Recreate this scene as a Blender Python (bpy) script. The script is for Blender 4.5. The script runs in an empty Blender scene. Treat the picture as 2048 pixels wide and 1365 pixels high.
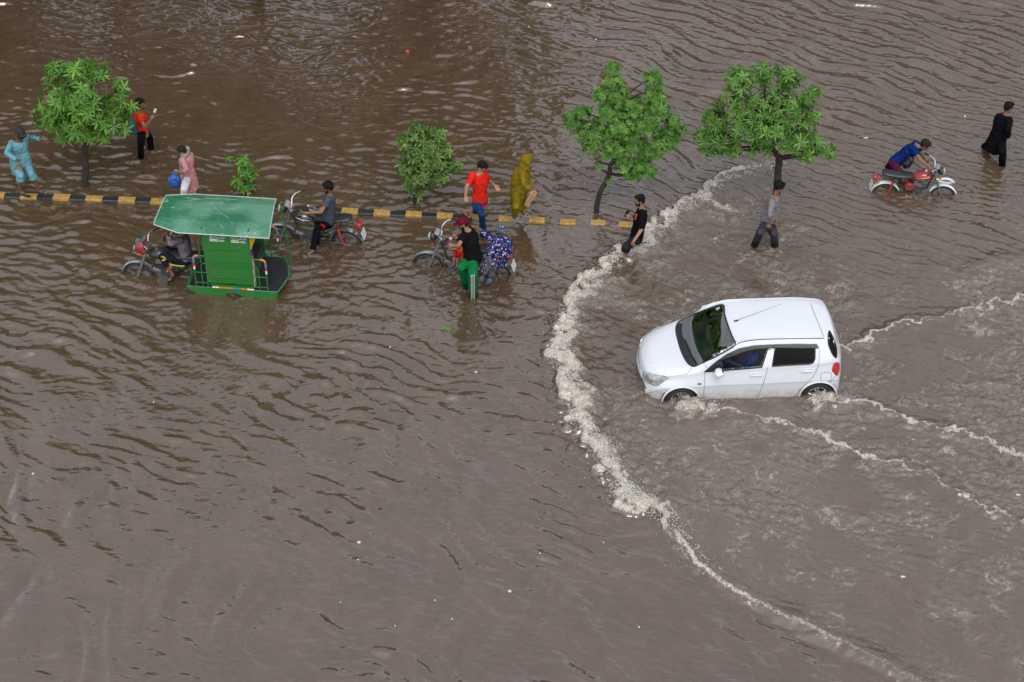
import bpy, bmesh, math, random
import numpy as np
from mathutils import Vector, Matrix, noise
from mathutils.bvhtree import BVHTree
from mathutils.geometry import delaunay_2d_cdt
R = math.radians
SC = bpy.context.scene
COL = SC.collection
# ------------------------------------------------------------------ camera
CAM_H = 22.9; PITCH = R(39.0); FPX = 4000.0; W0, H0 = 2048.0, 1365.0
cam = bpy.data.cameras.new('camera'); cam.sensor_width = 36.0; cam.lens = FPX / W0 * 36.0
cam.clip_start = 0.5; cam.clip_end = 3000
camo = bpy.data.objects.new('camera', cam); COL.objects.link(camo)
camo.location = (0, 0, CAM_H); camo.rotation_euler = (R(90) - PITCH, 0, 0)
SC.camera = camo
# ------------------------------------------------------------------ sky, sun, exposure
SUN_EL, SUN_AZ = 57.0, 175.0
wd = bpy.data.worlds.new('World'); SC.world = wd; wd.use_nodes = True
nt = wd.node_tree; nt.nodes.clear()
sky = nt.nodes.new('ShaderNodeTexSky'); sky.sky_type = 'NISHITA'; sky.sun_disc = False
sky.sun_elevation = R(SUN_EL); sky.sun_rotation = R(SUN_AZ); sky.air_density = 1.0; sky.dust_density = 1.6; sky.ozone_density = 1.0
hs = nt.nodes.new('ShaderNodeHueSaturation'); hs.inputs['Saturation'].default_value = 0.26
# overcast: clouds even the sky out
tc = nt.nodes.new('ShaderNodeTexCoord'); mpn = nt.nodes.new('ShaderNodeMapping'); mpn.inputs['Scale'].default_value = (1, 1, 2.2)
cl = nt.nodes.new('ShaderNodeTexNoise'); cl.inputs['Scale'].default_value = 2.2; cl.inputs['Detail'].default_value = 5
cr = nt.nodes.new('ShaderNodeMapRange'); cr.inputs['From Min'].default_value = 0.3; cr.inputs['From Max'].default_value = 0.7
cr.inputs['To Min'].default_value = 0.82; cr.inputs['To Max'].default_value = 1.18
mu = nt.nodes.new('ShaderNodeMix'); mu.data_type = 'RGBA'; mu.blend_type = 'MULTIPLY'; mu.inputs['Factor'].default_value = 1
bg = nt.nodes.new('ShaderNodeBackground'); bg.inputs['Strength'].default_value = 0.15
wo = nt.nodes.new('ShaderNodeOutputWorld')
L = nt.links.new
L(sky.outputs[0], hs.inputs['Color']); L(tc.outputs['Generated'], mpn.inputs[0]); L(mpn.outputs[0], cl.inputs['Vector'])
L(cl.outputs['Fac'], cr.inputs['Value']); L(hs.outputs[0], mu.inputs['A']); L(cr.outputs[0], mu.inputs['B'])
L(mu.outputs['Result'], bg.inputs['Color']); L(bg.outputs[0], wo.inputs[0])
sl = bpy.data.lights.new('sun', 'SUN'); sl.energy = 0.55; sl.angle = R(24); sl.color = (1.0, 0.97, 0.93)
so = bpy.data.objects.new('sun', sl); COL.objects.link(so)
_d = Vector((math.sin(R(SUN_AZ)) * math.cos(R(SUN_EL)), math.cos(R(SUN_AZ)) * math.cos(R(SUN_EL)), math.sin(R(SUN_EL))))
so.rotation_euler = _d.to_track_quat('Z', 'Y').to_euler(); so.location = (0, 30, 60)
SC.view_settings.view_transform = 'Standard'; SC.view_settings.look = 'None'
SC.view_settings.exposure = 0.86; SC.view_settings.gamma = 1.0
SC.view_settings.use_curve_mapping = False
SC.cycles.max_bounces = 6; SC.cycles.use_denoising = True
SC.cycles.caustics_reflective = False; SC.cycles.caustics_refractive = False
# ------------------------------------------------------------------ photo geometry -> world points
_cs, _sn = math.cos(PITCH), math.sin(PITCH)
def ray(px, py):
    a = (px - W0 / 2) / FPX; b = (H0 / 2 - py) / FPX
    return Vector((a, _cs + b * _sn, -_sn + b * _cs))
def G(px, py, z=0.0):
    r = ray(px, py); t = (z - CAM_H) / r.z
    return Vector((r.x * t, r.y * t, z))
def PY(px, py, y):
    r = ray(px, py); t = y / r.y
    return Vector((r.x * t, y, CAM_H + r.z * t))
# ------------------------------------------------------------------ naming helpers
def tag(o, label=None, cat=None, group=None, kind=None):
    if label: o['label'] = label
    if cat: o['category'] = cat
    if group: o['group'] = group
    if kind: o['kind'] = kind
    return o
def empty(name, loc, label=None, cat=None, group=None, rz=0.0):
    o = bpy.data.objects.new(name, None); COL.objects.link(o); o.empty_display_size = 0.1
    o.location = loc; o.rotation_euler = (0, 0, rz)
    return tag(o, label, cat, group)
def link_mesh(name, me, mats, parent=None, world=False):
    """world=True: vertices are in world space and get moved into the parent's frame"""
    o = bpy.data.objects.new(name, me); COL.objects.link(o)
    for m in (mats if isinstance(mats, (list, tuple)) else [mats]):
        me.materials.append(m)
    if parent is not None:
        if world:
            p = parent; M = Matrix.Identity(4)
            while p is not None:
                M = p.matrix_basis @ M; p = p.parent
            me.transform(M.inverted())
        o.parent = parent
    return o
# ------------------------------------------------------------------ materials
def mat(name, col=(0.5, 0.5, 0.5), rough=0.6, metal=0.0, spec=0.5, var=0.0, vscale=8.0, bump=0.0, bscale=30.0,
        coat=0.0, col2=None, emit=None, trans=0.0, sheen=0.0, rvar=0.0, lo=0.35, hi=0.65):
    m = bpy.data.materials.new(name); m.use_nodes = True
    t = m.node_tree; b = t.nodes['Principled BSDF']
    b.inputs['Base Color'].default_value = (*col, 1); b.inputs['Roughness'].default_value = rough
    b.inputs['Metallic'].default_value = metal; b.inputs['Specular IOR Level'].default_value = spec
    b.inputs['Coat Weight'].default_value = coat; b.inputs['Coat Roughness'].default_value = 0.05
    if sheen: b.inputs['Sheen Weight'].default_value = sheen
    if trans: b.inputs['Transmission Weight'].default_value = trans
    tcn = t.nodes.new('ShaderNodeTexCoord')
    if var or col2:
        n = t.nodes.new('ShaderNodeTexNoise'); n.inputs['Scale'].default_value = vscale; n.inputs['Detail'].default_value = 6
        n.inputs['Roughness'].default_value = 0.65
        t.links.new(tcn.outputs['Object'], n.inputs['Vector'])
        mr = t.nodes.new('ShaderNodeMapRange'); mr.inputs['From Min'].default_value = lo; mr.inputs['From Max'].default_value = hi
        t.links.new(n.outputs['Fac'], mr.inputs['Value'])
        mx = t.nodes.new('ShaderNodeMix'); mx.data_type = 'RGBA'
        c2 = col2 if col2 else tuple(c * (1 - var) for c in col)
        mx.inputs['A'].default_value = (*col, 1); mx.inputs['B'].default_value = (*c2, 1)
        t.links.new(mr.outputs[0], mx.inputs['Factor']); t.links.new(mx.outputs['Result'], b.inputs['Base Color'])
        if rvar:
            mr2 = t.nodes.new('ShaderNodeMapRange'); mr2.inputs['To Min'].default_value = rough; mr2.inputs['To Max'].default_value = rough + rvar
            t.links.new(n.outputs['Fac'], mr2.inputs['Value']); t.links.new(mr2.outputs[0], b.inputs['Roughness'])
    if bump:
        n2 = t.nodes.new('ShaderNodeTexNoise'); n2.inputs['Scale'].default_value = bscale; n2.inputs['Detail'].default_value = 3
        t.links.new(tcn.outputs['Object'], n2.inputs['Vector'])
        bp = t.nodes.new('ShaderNodeBump'); bp.inputs['Strength'].default_value = bump; bp.inputs['Distance'].default_value = 0.02
        t.links.new(n2.outputs['Fac'], bp.inputs['Height']); t.links.new(bp.outputs[0], b.inputs['Normal'])
    return m
def soak(m):
    """cloth that stands in the flood is wet, darker and shinier up to a ragged line above the water"""
    t = m.node_tree; b = t.nodes['Principled BSDF']; N = t.nodes.new; g = N('ShaderNodeNewGeometry'); sx = N('ShaderNodeSeparateXYZ'); t.links.new(g.outputs['Position'], sx.inputs[0])
    n = N('ShaderNodeTexNoise'); n.inputs['Scale'].default_value = 9; t.links.new(g.outputs['Position'], n.inputs[0]); a = N('ShaderNodeMath'); a.operation = 'MULTIPLY_ADD'; t.links.new(n.outputs['Fac'], a.inputs[0]); a.inputs[1].default_value = -.35; t.links.new(sx.outputs['Z'], a.inputs[2])
    r = N('ShaderNodeMapRange'); r.inputs[1].default_value = -.02; r.inputs[2].default_value = .07; r.inputs[3].default_value = .42; r.inputs[4].default_value = 1; t.links.new(a.outputs[0], r.inputs[0])
    src = b.inputs['Base Color'].links[0].from_socket; x = N('ShaderNodeVectorMath'); x.operation = 'SCALE'; t.links.new(src, x.inputs[0]); t.links.new(r.outputs[0], x.inputs['Scale']); t.links.new(x.outputs[0], b.inputs['Base Color']); m['wet'] = 1; return m
def cloth(name, col, var=0.35, rough=0.9, vscale=9.0, col2=None):
    return soak(mat(name, col, rough, var=var, vscale=vscale, bump=1.0, bscale=15, spec=0.06, col2=col2))
# ------------------------------------------------------------------ mesh builder
class MB:
    def __init__(s): s.v = []; s.f = []; s.m = []; s.mi = 0
    def add(s, vs, fs):
        o = len(s.v); s.v += [tuple(v) for v in vs]; s.f += [tuple(i + o for i in f) for f in fs]; s.m += [s.mi] * len(fs)
    def box(s, c, d, rot=None, taper=1.0):
        """taper: top scale"""
        x, y, z = d[0] / 2, d[1] / 2, d[2] / 2; c = Vector(c); vs = []
        for k in (-1, 1):
            q = taper if k > 0 else 1.0
            for a, b in ((-1, -1), (1, -1), (1, 1), (-1, 1)):
                p = Vector((a * x * q, b * y * q, k * z))
                if rot is not None: p = rot @ p
                vs.append(c + p)
        s.add(vs, [(3, 2, 1, 0), (4, 5, 6, 7), (0, 1, 5, 4), (1, 2, 6, 5), (2, 3, 7, 6), (3, 0, 4, 7)])
    def tube(s, pts, r, n=8, cap=True):
        pts = [Vector(p) for p in pts]
        rs = r if isinstance(r, (list, tuple)) else [r] * len(pts)
        vs = []; fs = []; up = None
        for i, p in enumerate(pts):
            a = pts[max(i - 1, 0)]; b = pts[min(i + 1, len(pts) - 1)]; t = (b - a)
            t = t.normalized() if t.length > 1e-9 else Vector((0, 0, 1))
            if up is None: up = t.orthogonal().normalized()
            up = (up - t * up.dot(t)); up = up.normalized() if up.length > 1e-6 else t.orthogonal().normalized()
            sd = t.cross(up)
            for k in range(n):
                an = 2 * math.pi * k / n
                vs.append(p + (up * math.cos(an) + sd * math.sin(an)) * rs[i])
        m = len(pts)
        for i in range(m - 1):
            for k in range(n):
                k2 = (k + 1) % n
                fs.append((i * n + k, i * n + k2, (i + 1) * n + k2, (i + 1) * n + k))
        if cap:
            fs.append(tuple(range(n - 1, -1, -1))); fs.append(tuple((m - 1) * n + k for k in range(n)))
        s.add(vs, fs)
    def cap(s, a, b, r1, r2=None, n=10, rings=3):
        """capsule with round ends"""
        a = Vector(a); b = Vector(b); r2 = r1 if r2 is None else r2
        d = b - a
        if d.length < 1e-6: d = Vector((0, 0, 1e-4)); b = a + d
        t = d.normalized(); pts = []; rs = []
        for i in range(rings, -1, -1):
            an = (i / (rings + .15)) * math.pi / 2; pts.append(a - t * r1 * math.sin(an)); rs.append(max(r1 * math.cos(an), r1 * .05))
        for i in range(0, rings + 1):
            an = (i / (rings + .15)) * math.pi / 2; pts.append(b + t * r2 * math.sin(an)); rs.append(max(r2 * math.cos(an), r2 * .05))
        s.tube(pts, rs, n)
    def ell(s, c, ax, n=14, m=9):
        """ellipsoid; ax = three half-axis vectors"""
        c = Vector(c); A, B, C = [Vector(q) for q in ax]; vs = [c + C]; fs = []
        for i in range(1, m):
            th = math.pi * i / m
            for k in range(n):
                ph = 2 * math.pi * k / n
                vs.append(c + C * math.cos(th) + (A * math.cos(ph) + B * math.sin(ph)) * math.sin(th))
        vs.append(c - C)
        for k in range(n): fs.append((0, 1 + k, 1 + (k + 1) % n))
        for i in range(m - 2):
            for k in range(n):
                a0 = 1 + i * n + k; a1 = 1 + i * n + (k + 1) % n
                fs.append((a0, a0 + n, a1 + n, a1))
        e = len(vs) - 1; b0 = 1 + (m - 2) * n
        for k in range(n): fs.append((b0 + (k + 1) % n, b0 + k, e))
        s.add(vs, fs)
    def ball(s, c, r, n=12, m=8): s.ell(c, (Vector((r, 0, 0)), Vector((0, r, 0)), Vector((0, 0, r))), n, m)
    def loft(s, rings, n=28, ruffle=0.0, nr=9, seed=0.0):
        """rings: (center, A, B[, ruffle scale]) ellipse half axes; closed at both ends"""
        vs = []; fs = []
        for q in rings:
            c, A, B = Vector(q[0]), Vector(q[1]), Vector(q[2]); rf = ruffle * (q[3] if len(q) > 3 else 0)
            for k in range(n):
                ph = 2 * math.pi * k / n
                sc = 1 + rf * (math.sin(ph * nr + seed) * .6 + math.sin(ph * (nr * 1.7) + seed * 2.1) * .4)
                vs.append(c + (A * math.cos(ph) + B * math.sin(ph)) * sc)
        m = len(rings)
        for i in range(m - 1):
            for k in range(n):
                k2 = (k + 1) % n; fs.append((i * n + k, i * n + k2, (i + 1) * n + k2, (i + 1) * n + k))
        fs.append(tuple(range(n - 1, -1, -1))); fs.append(tuple((m - 1) * n + k for k in range(n)))
        s.add(vs, fs)
    def torus(s, c, axis, R0, r, n=40, m=8, sq=1.0, a0=0.0, a1=None):
        c = Vector(c); ax = Vector(axis).normalized(); u = ax.orthogonal().normalized()
        if abs(ax.y) > .9: u = Vector((1, 0, 0)); 
        w = ax.cross(u); vs = []; fs = []
        full = a1 is None; a1 = a0 + 2 * math.pi if full else a1
        nn = n if full else n + 1
        for i in range(nn):
            an = a0 + (a1 - a0) * i / n; dr = u * math.cos(an) + w * math.sin(an)
            for k in range(m):
                b = 2 * math.pi * k / m
                vs.append(c + dr * (R0 + r * math.cos(b)) + ax * (r * sq * math.sin(b)))
        for i in range(n):
            i2 = (i + 1) % nn if full else i + 1
            for k in range(m):
                k2 = (k + 1) % m; fs.append((i * m + k, i2 * m + k, i2 * m + k2, i * m + k2))
        s.add(vs, fs)
    def mesh(s, name, smooth=True, fix=True):
        me = bpy.data.meshes.new(name); me.from_pydata(s.v, [], s.f)
        if any(s.m): me.polygons.foreach_set('material_index', s.m)
        if fix:
            bm = bmesh.new(); bm.from_mesh(me); bmesh.ops.recalc_face_normals(bm, faces=bm.faces); bm.to_mesh(me); bm.free()
        if smooth:
            me.polygons.foreach_set('use_smooth', [True] * len(me.polygons))
            me.set_sharp_from_angle(angle=R(42)) if hasattr(me, 'set_sharp_from_angle') else None
        me.update(); return me
    def build(s, name, mats, parent=None, smooth=True, world=False, bevel=0.0):
        o = link_mesh(name, s.mesh(name, smooth), mats, parent, world)
        if bevel:
            b = o.modifiers.new('b', 'BEVEL'); b.width = bevel; b.segments = 2; b.limit_method = 'ANGLE'; b.angle_limit = R(40)
        return o
def spline(pts, n=8):
    """catmull-rom through points"""
    P = [Vector(p) for p in pts]; out = []
    for i in range(len(P) - 1):
        p0 = P[max(i - 1, 0)]; p1 = P[i]; p2 = P[i + 1]; p3 = P[min(i + 2, len(P) - 1)]
        for k in range(n):
            t = k / n
            out.append(0.5 * ((2 * p1) + (p2 - p0) * t + (2 * p0 - 5 * p1 + 4 * p2 - p3) * t * t + (3 * p1 - p0 - 3 * p2 + p3) * t ** 3))
    out.append(P[-1]); return out
def np_mesh(name, V, F, smooth=True):
    """fast mesh from numpy, all faces the same size"""
    me = bpy.data.meshes.new(name); n, k = F.shape
    me.vertices.add(len(V)); me.vertices.foreach_set('co', np.ascontiguousarray(V, dtype=np.float32).ravel())
    me.loops.add(n * k); me.loops.foreach_set('vertex_index', np.ascontiguousarray(F, dtype=np.int32).ravel())
    me.polygons.add(n); me.polygons.foreach_set('loop_start', np.arange(0, n * k, k, dtype=np.int32))
    me.polygons.foreach_set('use_smooth', np.full(n, smooth)); me.update(calc_edges=True); return me
# ================================================================== WATER
WX0, WX1, WY0, WY1, WD = -13.2, 13.2, 18.0, 43.6, 0.025
NX = int((WX1 - WX0) / WD) + 1; NY = int((WY1 - WY0) / WD) + 1
gx = (WX0 + np.arange(NX) * WD)[None, :].repeat(NY, 0); gy = (WY0 + np.arange(NY) * WD)[:, None].repeat(NX, 1)
def spec_field(seed, lam, direction=None, spread=30, bw=0.35, sharp=0.0):
    """random wave field of wavelength lam (m) travelling along direction (deg from x axis)"""
    g = np.random.default_rng(seed).standard_normal((NY, NX)).astype(np.float32)
    F = np.fft.rfft2(g); ky = np.fft.fftfreq(NY, WD)[:, None]; kx = np.fft.rfftfreq(NX, WD)[None, :]
    k = np.sqrt(kx * kx + ky * ky) + 1e-9; k0 = 1.0 / lam
    w = np.exp(-(np.log(k / k0) / bw) ** 2) / k
    if direction is not None:
        th = np.arctan2(ky, kx); d = th - R(direction); d = np.arctan2(np.sin(d), np.cos(d))
        d2 = np.arctan2(np.sin(d + math.pi), np.cos(d + math.pi)); s = R(spread)
        w = w * (np.exp(-(d / s) ** 2) + np.exp(-(d2 / s) ** 2))
    f = np.fft.irfft2(F * w, s=(NY, NX)); f /= f.std() + 1e-9
    if sharp: f = (np.exp(sharp * f) - 1) / sharp; f -= f.mean(); f /= f.std()
    return f.astype(np.float32)
def bil(A, u, v):
    u = np.clip(u, 0, NX - 1.001); v = np.clip(v, 0, NY - 1.001); i = u.astype(int); j = v.astype(int); a = u - i; b = v - j
    return A[j, i] * (1 - a) * (1 - b) + A[j, i + 1] * a * (1 - b) + A[j + 1, i] * (1 - a) * b + A[j + 1, i + 1] * a * b
def warp(A, dx, dy):
    jj, ii = np.meshgrid(np.arange(NY), np.arange(NX), indexing='ij')
    return bil(A, ii + dx / WD, jj + dy / WD)
def sstep(a, b, x):
    t = np.clip((x - a) / (b - a), 0, 1); return t * t * (3 - 2 * t)
# image coordinates of every grid node (to lay regions where the flood shows them)
_zc = gy * _cs + CAM_H * _sn; _yc = gy * _sn - CAM_H * _cs
IX = W0 / 2 + FPX * gx / _zc; IY = H0 / 2 - FPX * _yc / _zc
def poly_dist(pts):
    """distance to a ground polyline, arc parameter 0..1 and signed side"""
    P = [G(*p) for p in pts]; best = np.full((NY, NX), 1e9, np.float32); par = np.zeros((NY, NX), np.float32); sd = np.zeros((NY, NX), np.float32)
    L_ = [0.0]
    for i in range(len(P) - 1): L_.append(L_[-1] + (P[i + 1] - P[i]).length)
    for i in range(len(P) - 1):
        a, b = P[i], P[i + 1]; dx, dy = b.x - a.x, b.y - a.y; ll = dx * dx + dy * dy
        t = np.clip(((gx - a.x) * dx + (gy - a.y) * dy) / ll, 0, 1)
        d = np.hypot(gx - a.x - t * dx, gy - a.y - t * dy); m = d < best
        best[m] = d[m]; par[m] = ((L_[i] + t * (L_[i + 1] - L_[i])) / L_[-1])[m]
        sd[m] = np.sign((gx - a.x) * dy - (gy - a.y) * dx)[m]
    return best, par, sd
def sp2(pts, n=6): return [(p.x, p.y) for p in spline([(a, b, 0) for a, b in pts], n)]
def keyed(par, keys): return np.interp(par, [k[0] for k in keys], [k[1] for k in keys]).astype(np.float32)
lowA = spec_field(11, 2.6, bw=.5); lowB = spec_field(12, 2.6, bw=.5); lowC = spec_field(13, 3.6, bw=.6); lowD = spec_field(14, 1.1, bw=.5)
hN = spec_field(21, .16, bw=.45); hN2 = spec_field(22, .30, bw=.45); hM = spec_field(23, .09, bw=.3)
# --- calm flood: trains of ripples, bent by slow currents
rip = spec_field(31, .38, 62, 28, .45, .5)        # lower left: crests run down to the right
rip2 = spec_field(32, .20, 76, 34, .45, .4)
rur = spec_field(33, .37, 54, 18, .38, .55)        # upper right: long slanting crests
rur2 = spec_field(34, .19, 60, 28, .4, .3)
rul = spec_field(35, .36, 84, 36, .5, .4)         # upper left
rip, rip2, rur, rur2, rul = [warp(q, lowA * .10, lowB * .10) for q in (rip, rip2, rur, rur2, rul)]
swirl = warp(spec_field(136, .9, 20, 30, .5), lowB * .2, lowA * .2)
wR = sstep(1000, 1500, IX + (IY - 300) * .2) * (1 - sstep(420, 620, IY))     # upper right
wL = (1 - sstep(850, 1150, IX)) * (1 - sstep(520, 680, IY))                  # upper left
wB = np.clip(1 - wR - wL, 0, 1)                                              # the rest
patch = np.clip(.75 + .5 * lowC, .15, 1.9)
decay = 1.05 - .58 * sstep(820, 1150, IY)                                    # ripples die away towards the calm foreground
hgt = wB * decay * (.0100 * rip * patch + .0030 * rip2 * patch)
hgt += wB * .0105 * swirl + wB * .0016 * spec_field(37, .20, 40, 45, .5)
hgt += wR * (.0128 * rur * (.8 + .3 * np.clip(patch, 0, 1.4)) + .0034 * rur2)
hgt += wL * (.0098 * rul * (.7 + .55 * sstep(200, 20, IY)) + .0036 * rip2 + .0024 * hN2)
hgt += .0010 * hN * (1 - .6 * sstep(750, 950, IY))
silk = warp(spec_field(139, .42, 12, 30, .5), lowB * .15, lowA * .1)
hgt += .0065 * silk * sstep(800, 1000, IY) * wB
# --- the wake of the car
BOW = sp2([(1560, 318), (1500, 338), (1440, 352), (1400, 392), (1335, 425), (1285, 480), (1222, 520), (1175, 565), (1138, 600), (1122, 655),
           (1108, 705), (1125, 760), (1138, 820), (1165, 880), (1208, 935), (1232, 985), (1262, 1015), (1318, 1035), (1350, 1090),
           (1412, 1160), (1500, 1215), (1610, 1268), (1760, 1340), (1860, 1400)])
dB, pB, sB = poly_dist(BOW)
edge_noise = .085 * spec_field(41, .75, bw=.5) + .050 * hN2 + .025 * hN
dsg = dB * np.where(sB > 0, -1, 1)                 # >0 inside the wake, towards the car
if dsg[int((G(1300, 700).y - WY0) / WD), int((G(1300, 700).x - WX0) / WD)] < 0: dsg = -dsg
_amp = keyed(pB, [(0, .02), (.06, .05), (.2, .12), (.33, .15), (.5, .20), (.62, .19), (.70, .15), (.76, .11), (.85, .11), (1, .10)])
_wf = keyed(pB, [(0, .08), (.06, .2), (.2, .5), (.28, .40), (.36, .55), (.45, .85), (.55, .75), (.62, .5), (.685, .42), (.72, .14), (.80, .05), (1, .0)])
din = dsg + edge_noise * np.clip(_wf * 2.2, .1, 1)
_wi = keyed(pB, [(0, .5), (.66, .55), (.76, .25), (1, .22)]); _wo = keyed(pB, [(0, .16), (.66, .16), (.76, .13), (1, .13)])
foam_tail = 1.0 * np.exp(-((din - .10) / .075) ** 2) * keyed(pB, [(0, 0), (.70, 0), (.73, .95), (.80, .84), (.86, .74), (1, .60)])
hgt_b = _amp * np.where(din < .12, np.exp(-((din - .12) / _wo) ** 2), np.exp(-((din - .12) / _wi) ** 2))
inside = sstep(-.05, .25, din)
_dn = np.maximum(din, 0); foam = np.where(din < 0, sstep(-.10, 0, din), np.maximum(np.exp(-(_dn / np.maximum(_wf * .62, .01)) ** 1.6), .50 * np.exp(-(_dn / np.maximum(_wf * 2.0, .01)) ** 1.5))) * np.clip(_wf * 5.5, 0, 1)
def crest(pts, amp, wid, fw, fkeys, seed, jit=.05):
    """a breaking line of foam on the surface"""
    global hgt_x, foam
    d, p, s = poly_dist(sp2(pts)); d = np.abs(d * s + jit * spec_field(seed, .5, bw=.5) + .02 * hN)
    hgt_x = hgt_x + amp * np.exp(-(d / wid) ** 2) * keyed(p, [(0, .6), (.15, 1), (.8, 1), (1, .0)])
    foam = np.maximum(foam, np.exp(-(d / fw) ** 2) * keyed(p, fkeys))
hgt_x = np.zeros((NY, NX), np.float32)
foam = np.maximum(foam, foam_tail)
crest([(1385, 395), (1430, 412), (1465, 425), (1495, 440)], .07, .16, .10, [(0, .8), (.6, .8), (1, 0)], 51)
crest([(1670, 694), (1720, 690), (1752, 668), (1800, 652), (1880, 634), (1960, 616), (2060, 594), (2150, 580)], .060, .17, .06, [(0, .9), (.2, .9), (.5, .80), (1, .74)], 52)
crest([(1640, 618), (1700, 608), (1760, 600)], .03, .15, .05, [(0, .5), (1, .2)], 53)
crest([(1655, 800), (1700, 808), (1745, 812), (1790, 826), (1840, 850), (1930, 868), (2060, 920), (2150, 950)], .055, .15, .06, [(0, .95), (.3, .9), (.5, .8), (1, .7)], 54)
crest([(1380, 815), (1440, 824), (1520, 838), (1600, 856), (1660, 876), (1700, 896), (1742, 914)], .045, .16, .08, [(0, .9), (.3, .85), (.6, .75), (.8, .95), (1, .9)], 55)
crest([(1742, 914), (1800, 930), (1880, 965), (1960, 1010), (2060, 1055), (2150, 1100)], .055, .14, .04, [(0, .9), (1, .75)], 56)
crest([(1225, 600), (1235, 680), (1235, 740), (1245, 800), (1300, 870)], .02, .2, .07, [(0, .2), (.5, .45), (1, .25)], 57, .12)
crest([(2150, 505), (2000, 520), (1930, 545), (1880, 570)], .05, .25, .02, [(0, .1), (1, .0)], 58)
# white water round the wheels, legs and bumpers
def splash(px, py, r, f, a=.03):
    global foam, hgt_x
    c = G(px, py); d = np.hypot(gx - c.x, gy - c.y) + .05 * hN2 * (r / .3)
    foam = np.maximum(foam, f * np.exp(-(d / r) ** 2)); hgt_x = hgt_x + a * np.exp(-(d / r) ** 2)
for a in ((1375, 812, .28, .75, .05), (1366, 803, .30, .3, .06), (1640, 797, .30, .3, .06), (1420, 822, .25, .75, .03), (1470, 822, .3, .6, .02), (1635, 803, .25, .8, .04), (1690, 800, .3, .55, .02), (1560, 815, .3, .55, .02), (1262, 690, .16, .35, .03),
          (1262, 508, .3, .8, .04), (1290, 470, .3, .55, .02), (1550, 482, .2, .35, .01), (1590, 855, .3, .5, .0), (1830, 760, .35, .42, .0), (1810, 715, .3, .42, .0), (1000, 580, .3, .3, 0), (940, 590, .25, .25, 0), (1250, 1000, .3, .8, .05), (1380, 1135, .25, .5, .0), (1385, 1065, .2, .4, 0)):
    splash(*a)
# turbulence mask : inside the bow wave, fading far below the car
turb = inside * (1 - .55 * sstep(900, 1150, IY)) * (1 - .35 * sstep(1500, 1900, IX) * sstep(500, 380, IY))
turb = turb * (1 - .85 * sstep(1540, 1700, IX) * sstep(600, 480, IY))
turb = turb * np.clip(.62 + .30 * lowC + .28 * lowD, .12, 1.15)
flatm = 1 - .9 * inside * sstep(-.2, .6, turb)
hgt = hgt * np.clip(1 - .55 * inside, .3, 1)
tdir = warp(spec_field(61, .20, 60, 80, .5, .5), lowA * .12, lowD * .05); tdir2 = warp(spec_field(62, .10, 50, 90, .4, .5), lowD * .04, lowB * .06)
hgt += turb * (.0065 * tdir - .0190 * np.abs(warp(spec_field(63, .34, 50, 70, .5), lowD * .08, hN2 * .02)) - .0100 * np.abs(tdir2) + .0020 * hM)
hgt += inside * (1 - turb).clip(0, 1) * (.0035 * rur2 - .0035 * np.abs(tdir2))
hF = spec_field(24, .06, bw=.3); lump = .55 * hN + .45 * hN2 + .55 * hM + .35 * hF
hgt += hgt_b + hgt_x
hgt += np.clip(foam, 0, 1) * _amp.clip(.02, .2) * (.035 * lump)
# speckled foam patches drifting in the wake
fl = sstep(1.0, 2.4, spec_field(71, .45, bw=.6)) * inside
foam = np.maximum(foam, .34 * fl * turb.clip(.35, 1)); foam = np.maximum(foam, .26 * sstep(.8, 2.2, spec_field(72, .25, 70, 50, .5)) * turb)
# rings round everything that stands in the water
RINGS = [(295, 303, .14, .9), (275, 545, .15, .6), (467, 590, .3, .8), (640, 500, .15, .8), (694, 484, .15, .8), (565, 478, .15, .7), (860, 533, .18, 1.0), (945, 590, .2, 1.2), (1000, 560, .2, 1.0),
         (962, 458, .12, .8), (1195, 425, .12, .5), (1530, 475, .2, 1.0), (1768, 385, .2, .9), (1885, 388, .2, .9), (1985, 312, .25, 1.2), (1795, 345, .15, .8), (168, 373, .1, .5), (490, 392, .1, .4), (827, 405, .12, .5), (375, 385, .1, .5), (920, 560, .15, .8), (350, 555, .15, .7)]
rnd_ = np.random.default_rng(5)
for px, py, r0, amp in RINGS:
    c = G(px, py); X0 = int((c.x - 2 - WX0) / WD); Y0 = int((c.y - 2 - WY0) / WD); a, b = max(Y0, 0), max(X0, 0); e, f_ = Y0 + 160, X0 + 160
    sx, sy = gx[a:e, b:f_] - c.x, gy[a:e, b:f_] - c.y; d = np.hypot(sx, sy) + .05 * hN2[a:e, b:f_] + .09 * lowD[a:e, b:f_]
    ph = rnd_.uniform(0, 6.28); an = np.arctan2(sy, sx)
    hgt[a:e, b:f_] += amp * .013 * np.sin(2 * math.pi * (d - r0) / .2 + ph) * np.exp(-((d - r0) / .45) ** 2) * (.55 + .45 * np.sin(an * 2 + ph)) * sstep(0, r0, d)
    foam[a:e, b:f_] = np.maximum(foam[a:e, b:f_], .22 * amp * np.exp(-((d - r0) / .10) ** 2))
# trough along the side of the car
_c0, _c1 = G(1385, 806), G(1665, 800); _tt = np.clip((gx - _c0.x) / (_c1.x - _c0.x), 0, 1); _dd = np.hypot(gx - (_c0.x + _tt * (_c1.x - _c0.x)), gy - (_c0.y + _tt * (_c1.y - _c0.y)))
hgt -= .02 * np.exp(-(_dd / .38) ** 2)
# hold the surface down around the kerb so its stones stay clear, and fade to flat at the border
fade = sstep(0, 1.0, gx - WX0) * sstep(0, 1.0, WX1 - gx) * sstep(0, 1.0, gy - WY0) * sstep(0, 1.0, WY1 - gy)
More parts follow.
